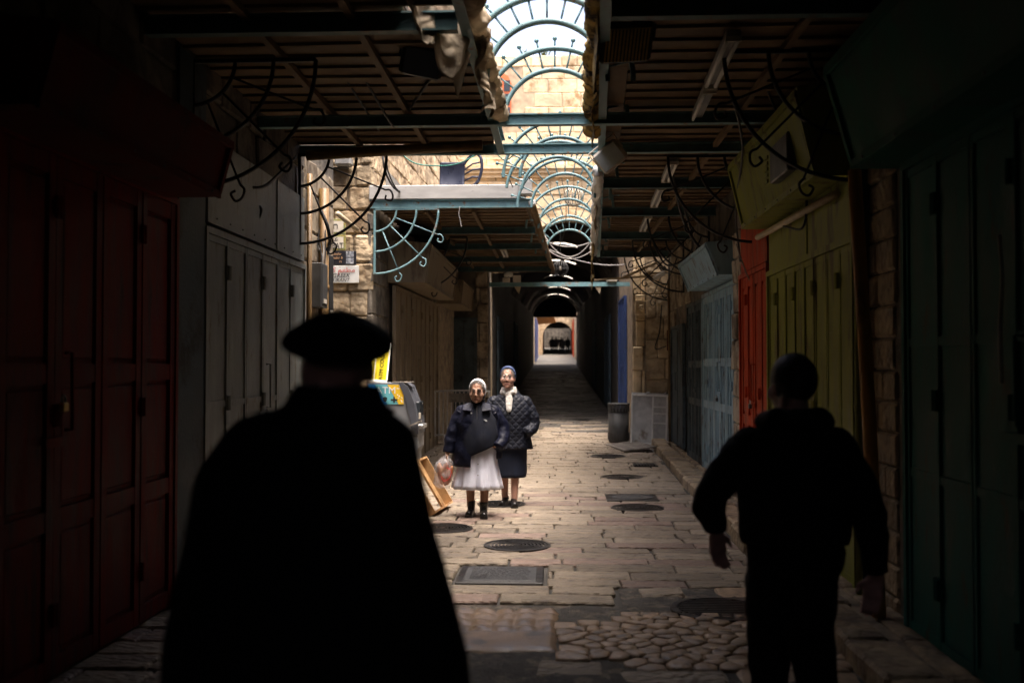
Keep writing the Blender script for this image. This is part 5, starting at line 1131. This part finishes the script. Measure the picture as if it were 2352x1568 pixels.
# --- nun behind: blue headscarf, quilted jacket
n2 = thing('person', 'nun in blue headscarf, white knitted scarf and dark quilted jacket', 'person', (-.555, 12.15, 0))
b = MB(); X2 = head(b, (-.02, -.045, 1.545), RAD(-3), RAD(-4), 1.08, 1.05)
b.limb([(-.01, -.005, 1.50), (0, .02, 1.30)], [.056, .066], 14)
b.loft([(0, .02, 1.36, .10, .07), (0, .02, 1.26, .17, .10), (0, .02, 1.05, .16, .12), (0, .02, .80, .19, .14), (0, .01, .66, .16, .12)], 20)
for sx, yo in ((-1, .06), (1, -.08)): b.limb([(sx * .075, .0, .72), (sx * .068, yo * .5, .40), (sx * .060, yo, .08)], [.082, .054, .038], 12)
for sx in (-1, 1): b.limb([(sx * .18, .02, 1.26), (sx * .26, .03, 1.0), (sx * .20, -.09, .89)], [.05, .04, .03], 12)
hand(b, (.20, -.09, .89), (-.9, .35, -.6), (-.6, .6, 0), (-.3, -1, 0), .6, .85); hand(b, (-.20, -.09, .89), (.9, .35, -.6), (.6, .6, 0), (.3, -1, 0), .6, .85)
me = fuse(b, .0062, 2); Xi2 = X2.inverted()
def fnB(c):
    q = Xi2 @ c
    if q.y < -.088 and abs(q.x) < .022 and -.081 < q.z < -.062: return 1
    return 2 if c.z < .6 else 0
bodymats(me, fnB, [skinB, lipB, stockB]); obj('body', me, None, n2, True); face_bits(n2, X2, steelf, lensB, greyhair)
scarf(X2, .083, .104, .097, lambda c: c.y < -.052 - .2 * (c.z - .035) and c.z < .112 or c.z < -.05).build('hair', greyhair, n2, True)
o = scarf(X2, .091, .116, .108, lambda c: c.y < -.045 - .50 * (c.z - .085) and c.z < .122 or c.z < -.06, .02).build('headscarf', veilb, n2, True); solid(o, .006)
o = cloth([(0, .02, .95, .20, .155), (0, .02, .75, .205, .165), (0, .02, .55, .20, .165), (0, .02, .345, .195, .165)], 72, amp=.010, pleat=.025, pk=5).build('skirt', navyskirt, n2, True); solid(o, .005)
mb = cloth([(0, .02, 1.40, .085, .08), (0, .02, 1.345, .12, .095), (0, .02, 1.285, .205, .13), (.0, .01, 1.15, .245, .165), (.0, .01, .98, .25, .175), (.005, .015, .82, .245, .175), (.01, .015, .685, .265, .185)], 72, amp=.012)
for sx in (-1, 1): sleeve(mb, [(sx * .185, .02, 1.245), (sx * .270, .035, 1.08), (sx * .275, .0, .95), (sx * .205, -.135, .885)], [.088, .084, .080, .066], .014)
o = mb.build('quilted_jacket', quilt, n2, True); solid(o, .010)
for z in (1.12, .98): MB().ball((-.01, -.172, z), .009, 8, 6).build('snap_button', M['steel'], n2)
o = cloth([(-.01, .005, 1.435, .072, .068), (-.01, -.005, 1.405, .082, .082), (-.01, -.012, 1.37, .09, .094), (-.005, -.005, 1.335, .08, .08)], 48, amp=.012, fr=22).build('knitted_scarf', knit, n2, True); solid(o, .016)
b = MB(); b.ball((-.01, -.112, 1.345), (.046, .030, .042), 14, 10); b.loft([(-.005, -.115, 1.36, .034, .02), (0, -.135, 1.30, .044, .022), (.0, -.160, 1.23, .042, .020), (.0, -.176, 1.165, .034, .016), (0, -.180, 1.14, .026, .010)], 16); b.ball((.03, -.10, 1.375), (.04, .03, .03), 12, 8); obj('scarf_knot', fuse(b, .007, 2), knit, n2, True)
shoe(n2, 'clog', -.066, .0, .0, .25, .088, leather, 0, -1, RAD(-14), .04); shoe(n2, 'clog', .060, -.145, .0, .25, .09, leather, 0, -1, RAD(6), .03)

# --- man with a beret, seen from behind
m1 = thing('person', 'man in black beret and long black coat seen from behind', 'person', (-.51, 2.30, 0))
b = MB(); X3 = head(b, (-.002, .03, 1.690), PI + RAD(22), RAD(-12), 1.0, 1.0); b.limb([(0, .0, 1.65), (0, -.01, 1.47)], [.064, .072], 16)
b.loft([(0, 0, 1.50, .12, .08), (0, 0, 1.42, .19, .11), (0, 0, 1.1, .18, .13), (0, 0, .85, .18, .13)], 20)
for sx in (-1, 1):
    b.limb([(sx * .09, 0, .88), (sx * .09, 0, .48), (sx * .10, -.02, .08)], [.09, .06, .045], 12); b.limb([(sx * .17 - .03, 0, 1.42), (sx * .20 - .055, .02, 1.12), (sx * .24 - .05, .06, .86)], [.05, .042, .032], 12); hand(b, (sx * .24 - .05, .06, .86), (0, .15, -1), (-sx, 0, 0), (0, 1, 0), .4)
me = fuse(b, .0075, 3); bodymats(me, lambda c: 0, [skinC]); obj('body', me, None, m1, True)
scarf(X3, .081, .101, .092, lambda c: c.y < -.06 or c.z < .02).build('shaved_hair', shavedhair, m1, True)
b = MB(); b.M = Matrix.Translation(V((.0, .015, 1.748))) @ Matrix.Rotation(RAD(6), 4, 'Y') @ Matrix.Rotation(RAD(10), 4, 'X')
b.lathe([(.080, -.030), (.088, -.022), (.112, -.022), (.128, -.008), (.131, .010), (.120, .032), (.098, .050), (.07, .064), (.035, .074), (.008, .077)], 40, sy=1.06); b.v = [tuple(V(q) + V((0, 0, .014 * noise.noise(V(q) * 9) - .10 * max(0, -(V(q).x + .05))))) for q in b.v]; b.tube([(0, 0, .075), (.004, 0, .088)], .004, 6); o = b.build('beret', blackcoat, m1, True)
o = cloth([(.005, 0, 1.64, .078, .076), (.0, 0, 1.60, .095, .09), (-.03, 0, 1.575, .165, .11), (-.036, 0, 1.535, .215, .125), (-.056, 0, 1.44, .257, .14), (-.056, 0, 1.30, .286, .155), (-.046, 0, 1.12, .321, .165), (-.040, 0, .96, .345, .175), (-.03, 0, .70, .35, .21), (-.02, 0, .42, .36, .23)], 64, amp=.014, fr=4).build('coat', blackcoat, m1, True); solid(o, .010)
o = cloth([(.005, .0, 1.650, .084, .082), (.0, 0, 1.605, .108, .10), (0, 0, 1.585, .135, .115)], 48, amp=.008).build('coat_collar', blackcoat, m1, True); solid(o, .012)
for sx in (-1, 1): shoe(m1, 'shoe', sx * .10, 0, 0, .29, .10, leather, 0, 1)

# --- man in a hooded jacket walking away
m2 = thing('person', 'man in black hooded jacket walking away with arms swinging', 'person', (1.04, 4.40, 0))
b = MB(); X4 = head(b, (0, .03, 1.605), PI + RAD(14), RAD(-6), 1.10, 1.0); b.limb([(0, .0, 1.60), (0, -.01, 1.42)], [.060, .07], 16)
b.loft([(0, 0, 1.45, .12, .08), (0, 0, 1.38, .19, .11), (0, 0, 1.1, .17, .12), (0, 0, .90, .18, .13)], 20)
b.limb([(-.08, 0, .92), (-.075, .18, .52), (-.07, .22, .09)], [.09, .06, .045], 12); b.limb([(.075, 0, .92), (.065, .02, .50), (.05, -.28, .17)], [.09, .06, .045], 12)
b.limb([(-.20, 0, 1.36), (-.345, -.02, 1.13), (-.325, .10, .965)], [.055, .045, .030], 12); hand(b, (-.325, .10, .965), (.12, .15, -1), (.5, -1, 0), (1, .6, 0), .35, 1.1)
b.limb([(.19, 0, 1.36), (.29, -.06, 1.10), (.335, -.04, .80)], [.055, .045, .030], 12); hand(b, (.335, -.04, .80), (-.15, .05, -1), (-.5, -1, 0), (-1, .6, 0), .35, 1.1)
me = fuse(b, .0075, 3); bodymats(me, lambda c: 0, [skinC]); obj('body', me, None, m2, True)
scarf(X4, .088, .110, .104, lambda c: c.y < -.055 - .3 * (c.z - .05) and c.z < .10 or c.z < -.055).build('hair', darkhair, m2, True)
mb = cloth([(0, 0, 1.50, .085, .085), (0, 0, 1.44, .13, .11), (0, 0, 1.38, .215, .135), (.0, 0, 1.25, .245, .155), (.0, 0, 1.08, .235, .155), (.0, 0, .98, .232, .155), (.0, 0, .935, .215, .145)], 64, amp=.016, fr=5)
sleeve(mb, [(-.19, 0, 1.35), (-.32, -.02, 1.2), (-.36, .0, 1.10), (-.325, .10, .985)], [.085, .078, .074, .052], .018); sleeve(mb, [(.18, 0, 1.35), (.255, -.03, 1.2), (.305, -.06, 1.06), (.335, -.04, .815)], [.085, .078, .072, .052], .018)
o = mb.build('hooded_jacket', blackhood, m2, True); solid(o, .010)
b = MB(); b.limb([(-.13, -.02, 1.46), (-.085, -.09, 1.455), (0, -.115, 1.435), (.085, -.09, 1.455), (.13, -.02, 1.46), (.10, .06, 1.46)], [.045, .066, .078, .066, .045, .03], 14); b.limb([(-.10, .06, 1.46), (-.13, -.02, 1.455)], [.03, .04], 12); obj('hood', fuse(b, .010, 4, .02, .1), blackhood, m2, True)
b = MB(); b.loft([(0, 0, 1.0, .19, .135), (0, 0, .9, .215, .15), (0, 0, .82, .20, .15)], 24); b.limb([(-.085, 0, .88), (-.075, .17, .53), (-.07, .22, .07)], [.125, .10, .078], 16); b.limb([(.08, 0, .88), (.065, .02, .52), (.05, -.26, .20)], [.125, .10, .078], 16)
obj('trousers', fuse(b, .012, 4, .03, .12), blackpants, m2, True)
shoe(m2, 'shoe', -.07, .26, 0, .29, .10, leather, 0, 1); o = shoe(m2, 'shoe', .05, -.26, .06, .29, .10, leather, 0, 1); o.rotation_euler = (RAD(-32), 0, 0)

# --- small figures at the far end of the lane
def walker(ph, h):
    b = MB(); b.ball((0, 0, 1.60), (.085, .10, .115), 10, 8); b.limb([(0, 0, 1.52), (0, 0, 1.42)], [.06, .07], 8); b.loft([(0, 0, 1.46, .12, .09), (0, 0, 1.38, .22, .13), (0, 0, 1.1, .20, .14), (0, 0, .85, .22, .15), (0, 0, .6, .20, .14)], 14)
    b.limb([(-.1, 0, .85), (-.1, ph, .45), (-.1, ph, .05)], [.10, .08, .06], 8); b.limb([(.1, 0, .85), (.1, -ph, .45), (.1, -ph * .5, .05)], [.10, .08, .06], 8)
    for sx in (-1, 1): b.limb([(sx * .22, 0, 1.36), (sx * .27, sx * ph, 1.08), (sx * .27, sx * ph - .05, .82)], [.07, .06, .045], 8)
    return fuse(b, .03, 2)
wm = [walker(.12, 1), walker(-.08, 1)]; farcloth = mat('dark_clothing', (.012, .012, .014), .9, .2, 5, 0)
for k, (u, y, s) in enumerate(((1268, 106, 1.0), (1277, 105, 1.04), (1289, 107, 1.0), (1293, 104.5, .94), (1304, 108, .98))):
    p = spot(u, 800, y); o = obj('person', wm[k % 2], farcloth, None, True); o.location = (p.x, y, ground_z(y) - .02); o.scale = (s, s, s); tag(o, 'dark-clothed walker under the far archway', 'person', 'walkers under the far archway')
